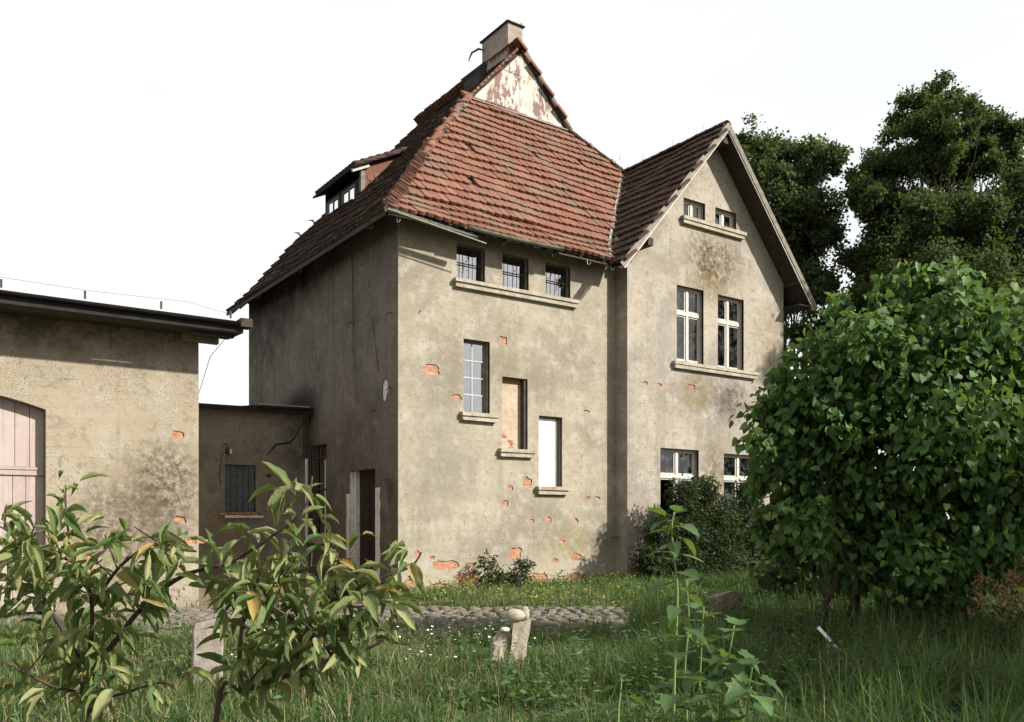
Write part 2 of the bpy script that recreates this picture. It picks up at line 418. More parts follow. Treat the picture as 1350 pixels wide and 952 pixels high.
def leafmat(name, cols, trans=0.35, rough=0.55, spec=0.35, mot=45):
    M = Mat(name, rough, spec)
    v = M.var()
    c = M.ramp(v, cols)
    c = M.mix(M.math('MULTIPLY', M.step(M.noise(mot, 4, 0.7), 0.45, 0.72), 0.55), c, M.mix(0.5, c, (0.10, 0.085, 0.02)))
    M.color(c); M.bump(M.noise(mot*1.6, 3, 0.6), 0.35, 0.01)
    tl = M.n('ShaderNodeBsdfTranslucent')
    M.t.links.new(M.mix(0.5, c, (0.30, 0.42, 0.06), 'MIX'), tl.inputs['Color'])
    mx = M.n('ShaderNodeMixShader'); mx.inputs[0].default_value = trans
    out = M.t.nodes['Material Output']
    M.t.links.new(M.b.outputs[0], mx.inputs[1]); M.t.links.new(tl.outputs[0], mx.inputs[2])
    M.t.links.new(mx.outputs[0], out.inputs['Surface'])
    return M.m
m_leaf_apple = leafmat('apple_leaf', [(0, (0.042, 0.082, 0.022)), (0.3, (0.09, 0.13, 0.038)), (0.65, (0.175, 0.195, 0.075)), (0.95, (0.26, 0.265, 0.125)), (1, (0.30, 0.20, 0.05))], 0.25, 0.62, 0.25)
m_leaf_lilac = leafmat('lilac_leaf', [(0, (0.024, 0.062, 0.013)), (0.5, (0.042, 0.10, 0.021)), (0.85, (0.072, 0.15, 0.034)), (1, (0.115, 0.205, 0.055))], 0.28, 0.6, 0.25)
m_leaf_tree = leafmat('tree_leaf', [(0, (0.012, 0.026, 0.008)), (0.5, (0.021, 0.042, 0.012)), (0.85, (0.036, 0.062, 0.018)), (1, (0.055, 0.082, 0.026))], 0.2, 0.7, 0.2)
m_leaf_maple = leafmat('maple_leaf', [(0, (0.017, 0.036, 0.014)), (0.5, (0.029, 0.056, 0.021)), (0.85, (0.048, 0.08, 0.032)), (1, (0.07, 0.10, 0.042))], 0.2, 0.7, 0.2)
m_leaf_dark = leafmat('elder_leaf', [(0, (0.008, 0.018, 0.007)), (0.6, (0.014, 0.029, 0.010)), (1, (0.024, 0.043, 0.015))], 0.15, 0.7, 0.2)
m_leaf_weed = leafmat('weed_leaf', [(0, (0.03, 0.07, 0.02)), (0.6, (0.055, 0.11, 0.032)), (1, (0.10, 0.175, 0.055))], 0.3, 0.5)
m_leaf_brown = leafmat('withered_leaf', [(0, (0.13, 0.06, 0.03)), (0.5, (0.20, 0.10, 0.05)), (1, (0.10, 0.09, 0.03))], 0.1, 0.8)
m_grass = leafmat('meadow_grass', [(0, (0.022, 0.055, 0.012)), (0.35, (0.038, 0.088, 0.018)), (0.62, (0.07, 0.13, 0.03)), (0.74, (0.12, 0.13, 0.048)), (0.87, (0.21, 0.17, 0.09)), (1, (0.32, 0.26, 0.155))], 0.25, 0.6, 0.3)
m_flower = simple('white_flower', (0.75, 0.75, 0.72), (0.65, 0.66, 0.6), 30, 0.8, 0.1)
m_yellow_weed = leafmat('yellow_weed', [(0, (0.16, 0.22, 0.03)), (1, (0.34, 0.36, 0.05))], 0.3, 0.6)
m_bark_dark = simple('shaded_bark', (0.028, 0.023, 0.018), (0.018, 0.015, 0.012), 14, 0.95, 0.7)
m_bark = simple('tree_bark', (0.06, 0.047, 0.036), (0.035, 0.028, 0.022), 14, 0.95, 0.7)
m_twig = simple('apple_twig', (0.075, 0.045, 0.033), (0.045, 0.028, 0.022), 20, 0.8, 0.3)
m_stalk = simple('green_stalk', (0.16, 0.24, 0.07), (0.12, 0.18, 0.05), 10, 0.7, 0.2)
def groundmat():
    M = Mat('soil_and_turf', 0.97, 0.1)
    a = M.noise(0.8, 6, 0.65); b = M.noise(7, 6, 0.7); f = M.noise(45, 5, 0.7)
    c = M.mix(M.step(a, 0.42, 0.60), (0.055, 0.065, 0.022), (0.125, 0.10, 0.055))
    c = M.mix(M.step(b, 0.5, 0.66), c, (0.19, 0.155, 0.095))
    c = M.mix(M.step(f, 0.55, 0.7), c, (0.06, 0.07, 0.02))
    M.color(c); M.bump(M.math('ADD', f, M.math('MULTIPLY', b, 3)), 0.7, 0.04); return M.m
m_ground = groundmat()
m_dirt = simple('trodden_earth', (0.20, 0.15, 0.10), (0.145, 0.11, 0.072), 4, 0.97, 0.6, c3=(0.15, 0.13, 0.07), dist=0.03)
def stonemat(name, a, b, lichen):
    M = Mat(name, 0.93, 0.2)
    c = M.mix(M.var(), a, b)
    c = M.mix(M.math('MULTIPLY', M.step(M.noise(9, 6, 0.7), 0.5, 0.66), 0.7), c, lichen)
    c = M.mix(M.math('MULTIPLY', M.step(M.noise(60, 4, 0.7), 0.56, 0.68), 0.6), c, tuple(0.45*k for k in a))
    M.color(c); M.bump(M.math('ADD', M.noise(50, 5, 0.7), M.math('MULTIPLY', M.noise(9, 4), 2)), 0.7, 0.012); return M.m
m_cobble = stonemat('granite_sett', (0.125, 0.108, 0.086), (0.175, 0.155, 0.125), (0.08, 0.076, 0.048))
m_granite = stonemat('granite_post_stone', (0.27, 0.23, 0.195), (0.30, 0.26, 0.22), (0.15, 0.125, 0.095))
m_postcon = stonemat('cast_concrete', (0.31, 0.265, 0.20), (0.36, 0.31, 0.24), (0.17, 0.145, 0.10))
m_poststone = stonemat('dark_sandstone', (0.19, 0.15, 0.12), (0.22, 0.175, 0.14), (0.11, 0.10, 0.06))
m_styro = simple('white_sheet_plastic', (0.85, 0.85, 0.84), (0.75, 0.76, 0.76), 4, 0.6, 0.1)

# ================================================================== THE SETTING
def sheet(name, xs, ys, mat, z=0.0, bumpz=0.0):
    co = []; fs = []
    for j, y in enumerate(ys):
        for i, x in enumerate(xs):
            co.append((x, y, z + (random.uniform(-bumpz, bumpz) if bumpz else 0)))
    nx = len(xs)
    for j in range(len(ys)-1):
        for i in range(nx-1):
            fs.append((j*nx+i, j*nx+i+1, (j+1)*nx+i+1, (j+1)*nx+i))
    return MB().add(co, fs).build(name, mat)
g = sheet('ground', [-600, -120, -30, 0, 30, 120, 600], [-600, -120, -30, 0, 30, 120, 600], m_ground, G)
props(g, kind='structure', label='weedy grassland and bare soil around the house')
# a worn earth strip in front of the annex and storehouse
pe = MB()
edge = [(-16, -6.5), (-16, -1.1), (-4.3, -1.1), (-4.3, 4.8), (-0.05, 4.8), (-0.05, -.3), (-.6, -1.4), (-1.6, -2.4), (-3.0, -3.4), (-4.6, -4.4), (-6.5, -4.6), (-9, -5.2), (-12, -5.7)]
pe.add([(x, y, G+0.004) for x, y in edge], [tuple(range(len(edge)))])
pth = pe.build('dirt_path', m_dirt, fix=True)
props(pth, kind='structure', label='bare trodden earth in front of the annex and storehouse')
for p in pth.data.polygons:
    if p.normal.z < 0: pth.data.flip_normals(); break

# ================================================================== WALL PANELS
def blob(cx, cz, w, h, rnd, steps=12):
    """ragged outline of a place where plaster has fallen off"""
    pts = []
    for k in range(steps):
        a = 2*math.pi*k/steps
        rr = rnd.uniform(0.72, 1.12)
        x, z = math.cos(a), math.sin(a)
        q = max(abs(x), abs(z))**0.45
        pts.append((cx + w/2*x/q*rr*0.95, cz + h/2*z/q*rr*0.95))
    return pts
def panel(name, O, U, N, outer, holes, mat, parent, thick=0.025):
    """upright plaster sheet: 2D (u,z) polygon with holes [(poly, depth)], reveals run back by depth"""
    O, U, N = Vector(O), Vector(U), Vector(N)
    polys = [list(outer)] + [list(h) for h, d in holes]
    deps = [thick] + [d for h, d in holes]
    pts = []; faces = []
    for pl in polys:
        faces.append(list(range(len(pts), len(pts)+len(pl)))); pts += [Vector(p) for p in pl]
    r = delaunay_2d_cdt(pts, [], faces, 1, 1e-6)
    W = lambda p, off: O + U*p[0] + Vector((0, 0, p[1])) + N*off
    mb = MB()
    fl = []
    for f, og in zip(r[2], r[5]):
        if any(q > 0 for q in og): continue
        a, b, c = [r[0][i] for i in f[:3]]
        cr = (b-a).cross(c-a)
        p3 = [W(a,0), W(b,0), W(c,0)]
        nn = (p3[1]-p3[0]).cross(p3[2]-p3[0])
        fl.append(tuple(f) if nn.dot(N) > 0 else tuple(f)[::-1])
    mb.add([W(v, 0) for v in r[0]], fl)
    for k, (pl, d) in enumerate(zip(polys, deps)):
        n = len(pl)
        area = sum(pl[i][0]*pl[(i+1)%n][1]-pl[(i+1)%n][0]*pl[i][1] for i in range(n))
        vs = [W(p, 0) for p in pl] + [W(p, -d) for p in pl]
        fs = [(i, (i+1)%n, (i+1)%n+n, i+n) for i in range(n)]
        mb.add(vs, fs)
    return mb.build(name, mat, parent)
def rect(u0, u1, z0, z1): return [(u0, z0), (u1, z0), (u1, z1), (u0, z1)]
def backing(name, O, U, N, outer, holes, parent, mat=None):
    O2 = Vector(O) - Vector(N)*0.026
    return panel(name, O2, U, N, outer, [(h, 0.05) for h in holes], mat or m_mortar, parent, 0.05)
BRICKS = []
_bv = []
for k in range(4):
    rr = random.Random(k); mb = MB()
    mb.box(-0.12, 0.12, -0.012, 0.012, -0.031, 0.031)
    me = mb.mesh('brick', m_brick)
    for v in me.vertices: v.co += Vector((rr.uniform(-.008,.008), rr.uniform(-.006,.004), rr.uniform(-.005,.005)))
    _bv.append(me)
def fill_bricks(O, U, N, poly, parent, rnd):
    us = [p[0] for p in poly]; zs = [p[1] for p in poly]
    O, U, N = Vector(O), Vector(U), Vector(N)
    ang = math.atan2(U.y, U.x)
    z = math.floor(min(zs)/0.077)*0.077
    while z < max(zs)+0.03:
        row = int(round(z/0.077))
        u = math.floor(min(us)/0.255)*0.255 + (0.127 if row % 2 else 0)
        while u < max(us)+0.1:
            # brick centre inside (loosely)
            c = (u, z); ins = False; n = len(poly)
            for dx in (-0.08, 0, 0.08):
                cnt = False
                for i in range(n):
                    x1, y1 = poly[i]; x2, y2 = poly[(i+1)%n]
                    if (y1 > c[1]) != (y2 > c[1]) and c[0]+dx < (x2-x1)*(c[1]-y1)/(y2-y1+1e-12)+x1: cnt = not cnt
                ins = ins or cnt
            if ins:
                o = bpy.data.objects.new('brick', rnd.choice(_bv))
                o.location = O + U*u + Vector((0,0,z)) - N*(0.028 + rnd.uniform(0, 0.008))
                o.rotation_euler = (0, rnd.uniform(-.03,.03), ang)
                link(o, parent)
            u += 0.255
        z += 0.077

# ================================================================== THE HOUSE
house = thing('abandoned_house', (0, 0, 0), 'tall derelict plastered house with steep red tiled roof, gabled wing and chimney', 'house')
XW0, XW1, YW = 6.11, 12.18, -0.44
YB = 9.59
def rng_blobs(px_list, Y):
    out = []
    for k, (x, y, w, h) in enumerate(px_list):
        c = atY(x, y, Y); s = (atY(x+w/2, y, Y)[0]-atY(x-w/2, y, Y)[0]); hh = atY(x, y-h/2, Y)[2]-atY(x, y+h/2, Y)[2]
        out.append(blob(c[0], c[2], s*1.05, hh*1.05, random.Random(100+k), 12 if w > 12 else 8))
    return out
# ---- main front wall
row_w = [(1.44, 2.19, 6.45, 7.24), (2.66, 3.41, 6.45, 7.24), (3.90, 4.66, 6.45, 7.24)]
stair_w = [(1.62, 2.32, 3.53, 5.16), (2.66, 3.38, 2.77, 4.42), (3.71, 4.41, 1.93, 3.60)]
front_blobs = rng_blobs([(569,488,24,16),(602,524,15,8),(664,449,11,13),(773,543,9,5),(774,657,8,6),(788,657,8,5),(695,636,13,15),(673,643,8,6),(666,664,11,9),
    (701,687,8,6),(723,686,8,10),(759,687,7,8),(741,714,7,5),(680,730,18,19),(550,730,10,9),(570,735,7,6),(587,745,36,14),(621,746,12,9),(760,734,16,11),(732,739,9,6),
    (618,764,42,19),(580,776,40,13),(540,770,18,12),(711,763,30,17),(757,764,40,17),(548,750,12,8),(790,764,20,15),(675,772,24,12)], 0.0)
FO, FU, FN = (0,0,0), (1,0,0), (0,-1,0)
outer = rect(0, XW0, -0.6, 7.80)
wf = panel('front_wall', FO, FU, FN, outer, [(rect(*r), 0.24) for r in row_w+stair_w] + [(b, 0.025) for b in front_blobs], m_front, house)
bk = backing('brick_core', FO, FU, FN, rect(0.02, XW0-0.02, -0.6, 7.78), [rect(*r) for r in row_w+stair_w], wf)
for k, b in enumerate(front_blobs): fill_bricks(FO, FU, FN, b, wf, random.Random(k))
# ---- wing gable wall
gx = 9.15
g_w = [(8.09, 8.91, 9.03, 9.54), (9.30, 10.15, 9.03, 9.54)]
m_w = [(7.84, 8.85, 5.27, 7.23), (9.40, 10.46, 5.25, 7.21)]
b_w = [(7.25, 8.66, 0.95, 2.98), (9.64, 11.07, 0.95, 2.94)]
wing_blobs = rng_blobs([(851,505,7,5),(870,508,7,5),(912,510,10,7),(845,722,9,10),(838,752,14,9)], YW)
zr = lambda x: 11.40 - 1.149*abs(x-gx)
gouter = [(XW0, -0.6), (XW1, -0.6), (XW1, zr(XW1)), (gx, zr(gx)), (XW0, zr(XW0))]
GO = (0, YW, 0)
wg = panel('gable_wall', GO, FU, FN, gouter, [(rect(*r), 0.20) for r in g_w+m_w+b_w] + [(b, 0.025) for b in wing_blobs], m_wing, house)
ginner = [(XW0+.02, -0.6), (XW1-.02, -0.6), (XW1-.02, zr(XW1)-.02), (gx, zr(gx)-.05), (XW0+.02, zr(XW0)-.02)]
backing('brick_core', GO, FU, FN, ginner, [rect(*r) for r in g_w+m_w+b_w], wg)
for k, b in enumerate(wing_blobs): fill_bricks(GO, FU, FN, b, wg, random.Random(50+k))
# ---- return wall of the wing, right and back walls
MB().add([(XW0,0,-.6),(XW0,YW+.0255,-.6),(XW0,YW+.0255,7.85),(XW0,0,8.3)], [(0,3,2,1)]).build('return_wall', m_front, house)
MB().add([(XW1,YW+.0255,-.6),(XW1,YB,-.6),(XW1,YB,7.9),(XW1,YW+.0255,7.85)], [(0,1,2,3)]).build('side_wall', m_wing, house)
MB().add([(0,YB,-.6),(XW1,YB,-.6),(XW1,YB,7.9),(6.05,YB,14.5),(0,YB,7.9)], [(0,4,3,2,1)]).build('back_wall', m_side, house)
# ---- weathered, shade-darkened left wall with door and barred window
LO, LU, LN = (0,0,0), (0,1,0), (-1,0,0)
side_door = (1.08, 2.39, -0.02, 2.28)
side_win = (3.74, 4.80, 0.68, 3.02)
side_blobs = [blob(0.62, 3.95, 0.30, 0.50, random.Random(5), 10)]
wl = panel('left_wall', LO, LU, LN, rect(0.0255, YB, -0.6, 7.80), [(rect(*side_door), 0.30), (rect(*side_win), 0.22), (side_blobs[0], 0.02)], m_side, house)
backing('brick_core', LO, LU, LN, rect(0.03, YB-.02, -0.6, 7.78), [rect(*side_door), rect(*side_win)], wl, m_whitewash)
MB().add([(-.002,.05,-.25),(0,.05,-.25),(0,.06,7.7),(-.002,.06,7.7)],[(0,1,2,3)])
# floor slabs and cross walls keep the rooms dark
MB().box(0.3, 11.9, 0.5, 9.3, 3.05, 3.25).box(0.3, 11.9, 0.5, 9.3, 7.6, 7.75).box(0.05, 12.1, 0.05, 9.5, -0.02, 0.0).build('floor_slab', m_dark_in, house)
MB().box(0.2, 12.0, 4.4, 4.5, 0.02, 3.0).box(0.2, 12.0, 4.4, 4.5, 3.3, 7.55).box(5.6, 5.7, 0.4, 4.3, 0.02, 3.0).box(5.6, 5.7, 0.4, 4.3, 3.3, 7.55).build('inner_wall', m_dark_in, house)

# ---- sills (slab over a thinner band), each a part
def sill(u0, u1, z, Y, parent, bandw=0.0, broken=False):
    mb = MB()
    n = max(2, int((u1-u0)/0.35))
    rr = random.Random(int(u0*100))
    mb.box(u0, u1, Y-0.135, Y+0.06, z-0.085, z-0.004)
    o = mb.build('sill', m_concrete, parent)
    for v in o.data.vertices: v.co += Vector((rr.uniform(-.008,.008), rr.uniform(-.008,.008), rr.uniform(-.004,.004)))
    b = MB().box(u0+0.03, u1-0.04, Y-0.10, Y+0.06, z-0.185, z-0.088).build('sill_band', m_concrete, o)
    for v in b.data.vertices: v.co += Vector((rr.uniform(-.008,.008), rr.uniform(-.006,.006), rr.uniform(-.004,.004)))
    return o
sill(1.34, 4.85, 6.45, 0, house)
sill(1.52, 2.50, 3.53, 0, house); sill(2.54, 3.54, 2.77, 0, house); s3 = sill(3.60, 4.57, 1.93, 0, house)
sill(7.97, 10.42, 9.03, YW, house); sill(7.66, 10.95, 5.24, YW, house); sill(7.12, 8.8, 0.95, YW, house); sill(9.5, 11.2, 0.95, YW, house)
for k, (x, w) in enumerate(((3.83, 0.16), (4.01, 0.13), (3.70, 0.1))):
    o = bpy.data.objects.new('brick', _bv[k]); o.location = (x+.05, -0.13, 1.895); o.scale = (w/.24, 1.2, 0.9); link(o, s3)

# ---- windows
def casement(Y, u0, u1, z0, z1, transom=None, mull=1, fw=0.055, parent=house, mat=m_wood_white, glass=m_glass, depth=0.14, curtain=False, seed=0, skip=()):
    """outer frame + mullion(s) + transom + one pane in every light"""
    y = Y + depth
    w = MB()
    w.box(u0-.01, u1+.01, y, y+.06, z1-fw, z1+.01).box(u0-.01, u1+.01, y, y+.06, z0-.01, z0+fw)
    w.box(u0-.01, u0+fw, y+.001, y+.061, z0+fw, z1-fw).box(u1-fw, u1+.01, y+.001, y+.061, z0+fw, z1-fw)
    f = w.build('window', mat, parent)
    rr = random.Random(seed)
    zs = [z0+fw, z1-fw]
    if transom:
        MB().box(u0+fw, u1-fw, y-.025, y+.05, transom-.05, transom+.05).build('transom', mat, f)
        zs = [z0+fw, transom-.055, transom+.055, z1-fw]
    step = (u1-u0)/(mull+1)
    for k in range(mull):
        um = u0 + step*(k+1)
        m = MB()
        for a, b in zip(zs[::2], zs[1::2]): m.box(um-.04, um+.04, y-.018, y+.052, a, b)
        m.build('mullion', mat, f)
    # sashes and panes
    for a, b in zip(zs[::2], zs[1::2]):
        for k in range(mull+1):
            l = u0 + step*k + (fw if k == 0 else 0.05); r = u0 + step*(k+1) - (fw if k == mull else 0.05)
            sw = 0.035
            s = MB()
            s.box(l, r, y+.004, y+.04, a, a+sw).box(l, r, y+.004, y+.04, b-sw, b).box(l, l+sw, y+.005, y+.041, a+sw, b-sw).box(r-sw, r, y+.005, y+.041, a+sw, b-sw)
            s.build('sash', mat, f)
            if (round(a, 1), k) in skip: continue
            t = rr.uniform(-.006, .006); t2 = rr.uniform(-.006, .006)
            MB().add([(l, y+.022+t, a), (r, y+.022-t, a), (r, y+.022-t+t2, b), (l, y+.022+t+t2, b)], [(0,1,2,3)]).build('pane', glass, f)
    if curtain:
        n = 14; vs = []; fs = []
        cu0, cu1 = (u0+.02, u0+(u1-u0)*curtain)
        for k in range(n+1):
            x = cu0 + (cu1-cu0)*k/n; yy = y+.12+.02*math.sin(k*1.9)
            vs += [(x, yy, z0+.05), (x, yy, z1-.03)]
        fs = [(2*k, 2*k+2, 2*k+3, 2*k+1) for k in range(n)]
        MB().add(vs, fs).build('curtain', m_curtain, f, True)
    return f
for k, (a, b, c, d) in enumerate(m_w): casement(YW, a, b, c, d, c+1.28, seed=k, curtain=(0.42, 0.30)[k])
for k, (a, b, c, d) in enumerate(b_w): casement(YW, a, b, c, d, 2.27, seed=k+4, curtain=(0, 0.2)[k], skip=((1.0, 0),) if k == 0 else ())
for k, (a, b, c, d) in enumerate(g_w): casement(YW, a, b, c, d, None, seed=k+7, fw=0.06)
# row of three under the eaves: dark frames behind iron bars
for k, (a, b, c, d) in enumerate(row_w):
    y = 0.16
    w = MB()
    w.box(a-.01, b+.01, y, y+.06, d-.05, d+.01).box(a-.01, b+.01, y, y+.06, c-.01, c+.05).box(a-.01, a+.05, y+.001, y+.061, c+.05, d-.05).box(b-.05, b+.01, y+.001, y+.061, c+.05, d-.05)
    f = w.build('window', m_wood_dark, house)
    MB().add([(a+.05, y+.03, c+.05), (b-.05, y+.034, c+.05), (b-.05, y+.022, d-.05), (a+.05, y+.022, d-.05)], [(0,1,2,3)]).build('pane', m_glass_sky, f)
    for t in (0.30, 0.64):
        x = a+(b-a)*t
        MB().tube([(x, y-.05, c), (x, y-.05, d)], 0.008, 6).build('bar', m_iron, f)
    MB().bar((a, y-.05, c+.40), (b, y-.05, c+.40), 0.03, 0.018).build('bar', m_iron, f)
    if k != 1:
        x = a+(b-a)*(.42 if k == 0 else .7)
        MB().tube([(x, y-.06, c+.55), (x+.04, y-.1, c+.5), (x+.05, y-.09, c+.3), (x, y-.07, c+.24)], 0.009, 5).build('bar_hook', m_iron, f)
# stair window with small steel panes
a, b, c, d = stair_w[0]; y = 0.15
w = MB().box(a-.01, b+.01, y, y+.05, d-.06, d+.01).box(a-.01, b+.01, y, y+.05, c-.01, c+.04).box(a-.01, a+.03, y+.001, y+.051, c+.04, d-.06).box(b-.09, b+.01, y+.001, y+.051, c+.04, d-.06)
f = w.build('window', m_wood_grey, house)
xs = [a+.03, (a+b)/2-.03, b-.09]; zs = [c+.04+(d-c-.1)*k/4 for k in range(5)]
MB().box(xs[1]-.012, xs[1]+.012, y+.005, y+.035, c+.04, d-.06).build('glazing_bar', m_wood_white, f)
for k in range(1, 4): MB().box(a+.03, b-.09, y+.003, y+.032, zs[k]-.012, zs[k]+.012).build('glazing_bar', m_wood_white, f)
rr = random.Random(3)
for i in range(2):
    for k in range(4):
        t = rr.uniform(-.004, .004)
        MB().add([(xs[i], y+.02+t, zs[k]), (xs[i+1], y+.02-t, zs[k]), (xs[i+1], y+.018-t, zs[k+1]), (xs[i], y+.018+t, zs[k+1])], [(0,1,2,3)]).build('pane', m_glass_sky, f)
# second stair window, bricked up and plastered, with a small hole
a, b, c, d = stair_w[1]; y = 0.17
inf = MB().box(a-.01, b+.01, y, y+.08, c-.01, d-.13).build('infill', plaster('infill_plaster', (0.56, 0.44, 0.32), (0.62, 0.52, 0.41), (0.40, 0.27, 0.18), 0.15), house)
MB().box(a-.01, b+.01, y+.012, y+.08, d-.13, d+.01).build('infill_top', m_brick, inf)
MB().box(b-.085, b+.005, y-.13, y-.001, c, d-.005).build('jamb_board', m_wood_dark, inf)
for k, (x, z) in enumerate(((a+.12, c+.36), (a+.17, c+.30), (a+.35, c+.20), (a+.40, c+.14))):
    o = bpy.data.objects.new('brick', _bv[k % 4]); o.location = (x, y-.006, z); o.scale = (0.5, .8, .8); link(o, inf)
MB().add([(a+.25, y-.03, c), (a+.5, y-.05, c), (a+.42, y-.02, c+.13), (a+.36, y-.06, c+.10)], [(0,1,3),(1,2,3),(0,3,2)]).build('rubble', m_postcon, inf)
# third: white board
a, b, c, d = stair_w[2]; y = 0.14
bd = MB().box(a-.005, b-.10, y, y+.02, c+.003, d-.05).build('blanking_board', m_board, house)
MB().box(b-.095, b+.004, y-.02, y+.06, c+.003, d+.005).build('frame_post', m_wood_grey, bd)
MB().box(a-.005, b-.096, y-.015, y+.05, d-.048, d+.004).build('frame_head', m_wood_grey, bd)

# ---- side door and barred window of the left wall
u0, u1, z0, z1 = side_door
dd = MB().box(0.20, 0.26, u0-.005, u1+.005, z0, z1+.005).build('side_door', m_maroon, house)
for zz in (0.15, 0.85, 1.55):
    for yy in (u0+.12, u0+.70): MB().box(0.188, 0.199, yy, yy+.46, zz, zz+.55).build('door_panel', m_maroon, dd)
MB().box(0.10, 0.199, u1-.10, u1+.003, z0, z1).build('door_frame', m_whitewash, dd)
MB().tube([(0.19, u1-.2, 1.05), (0.13, u1-.2, 1.05), (0.13, u1-.32, 1.04)], 0.012, 6).build('door_handle', m_iron, dd)
def paint_band(ya, yb, za, zb, seed):
    r2 = random.Random(seed); n = 12; L = []; R = []
    for k in range(n+1):
        z = za+(zb-za)*k/n
        L.append((ya+r2.uniform(-.03,.03), z)); R.append((yb+r2.uniform(-.012,.012), z))
    pts = [(-0.004, p[0], p[1]) for p in L] + [(-0.004, p[0], p[1]) for p in R]
    MB().add(pts, [(k, k+1, n+2+k, n+1+k) for k in range(n)]).build('whitewash_band', m_whitewash, dd)
paint_band(u0-.24, u0-.003, G, 1.85, 1); paint_band(u1+.003, u1+.2, G, 1.75, 2)
MB().add([(0.0-.001+.0, u1-.002, 0), (0.095, u1-.002, 0), (0.095, u1-.002, 2.26), (-.001, u1-.002, 2.26)], [(0,1,2,3)]).build('whitewash_reveal', m_whitewash, dd)
MB().box(-0.36, 0.18, u0-.003, u1+.003, -.6, -0.021).box(-0.62, -.362, u0-.1, u1+.1, -.6, -.18).build('door_step', m_concrete, dd)
u0, u1, z0, z1 = side_win
sw = MB().box(0.12, 0.17, u0, u1, z1-.06, z1+.005).box(0.12, 0.17, u0, u1, z0, z0+.06).box(0.121, 0.171, u0, u0+.06, z0+.06, z1-.06).box(0.121, 0.171, u1-.06, u1, z0+.06, z1-.06).build('window', m_wood_dark, house)
MB().add([(0.145, u0+.06, z0+.06), (0.145, u1-.06, z0+.06), (0.145, u1-.06, z1-.06), (0.145, u0+.06, z1-.06)], [(0,1,2,3)]).build('pane', m_glass, sw)
for k in range(6):
    yy = u0 + (u1-u0)*(k+.5)/6
    MB().tube([(0.03, yy, z0), (0.03, yy, z1)], 0.012, 6).build('bar', m_iron, sw)
for zz in (1.0, 1.9, 2.7): MB().bar((0.03, u0, zz), (0.03, u1, zz), 0.014, 0.035).build('bar', m_iron, sw)
MB().box(-0.08, 0.10, u0-.08, u1+.08, z0-.13, z0-.004).build('sill', m_concrete, sw)

# ================================================================== ROOF
AP = 11.52
F_PROF = [(-0.55, 7.42), (0.12, 8.02), (4.0, 12.81)]                        # y, z of the front hip slope
L_PROF = [(-0.55, 7.40), (0.08, 8.03), (1.70, 9.98), (4.30, 12.86), (6.05, 14.70)]   # x, z of the left slope
R_PROF = [(12.90, 7.44), (6.05, 14.70)]
WL_PROF = [(5.45, 7.28), (gx, AP)]
WR_PROF = [(12.85, 7.28), (gx, AP)]
def interp(prof, z, inv=True):
    for (a, za), (b, zb) in zip(prof[:-1], prof[1:]):
        if za <= z <= zb or (b, zb) == prof[-1]: return a+(b-a)*(z-za)/(zb-za)
def along(prof, s):
    for (a, za), (b, zb) in zip(prof[:-1], prof[1:]):
        L = math.hypot(b-a, zb-za)
        if s <= L or (b, zb) == prof[-1]: return a+(b-a)*s/L, za+(zb-za)*s/L, ((b-a)/L, (zb-za)/L)
        s -= L
def length(prof): return sum(math.hypot(b-a, d-c) for (a, c), (b, d) in zip(prof[:-1], prof[1:]))
hipF = lambda z: interp(F_PROF, z)
hipL = lambda z: interp(L_PROF, z)
hipR = lambda z: interp(R_PROF, z)
valX = lambda z: interp(WL_PROF, z)

roof = MB()                                            # boarding under the tiles
def deck(poly, n, t=0.05): roof.slab(poly, Vector(n).normalized()*-t)
up = 0.03
FP = [(-.5, -.5, 7.40)]
fl = [(hipL(z), hipF(z), z-up) for z in (7.45, 8.02, 9.98, 12.80)]
fr = [(valX(z) if z < 11.4 else hipR(z), hipF(z), z-up) for z in (12.80, 11.4, 9.98, 8.02, 7.45)]
deck(fl+fr, (0, -1, .8))
deck([(hipL(z), hipF(z), z-up) for z in (7.45, 8.02, 9.98, 12.80)] + [(4.27, 4.0, 12.83-up), (6.05, 4.0, 14.70-up), (6.05, 9.95, 14.70-up), (4.30, 9.95, 12.86-up), (1.7, 9.95, 9.98-up), (.08, 9.95, 8.03-up), (-.5, 9.95, 7.45-up)], (-1, 0, .9))
deck([(hipR(z), hipF(z), z-up) for z in (12.8, 11.3, 9.0, 7.5)] + [(12.85, 9.95, 7.5-up), (6.05, 9.95, 14.70-up), (6.05, 3.9, 14.70-up), (hipR(12.83), 3.9, 12.83-up)], (1, 0, .9))
deck([(5.48, -.98, 7.31-up), (gx, -.98, AP-up), (gx, 3.2, AP-up)] + [(valX(z), hipF(z), z-up) for z in (10.5, 9.0, 8.0, 7.5)], (-1, 0, .9), 0.06)
deck([(12.82, -.98, 7.31-up), (gx, -.98, AP-up), (gx, 3.3, AP-up), (12.82, 3.3, 7.31-up)], (1, 0, .9), 0.06)
roof_o = roof.build('roof', m_wood_dark, house, fix=True)

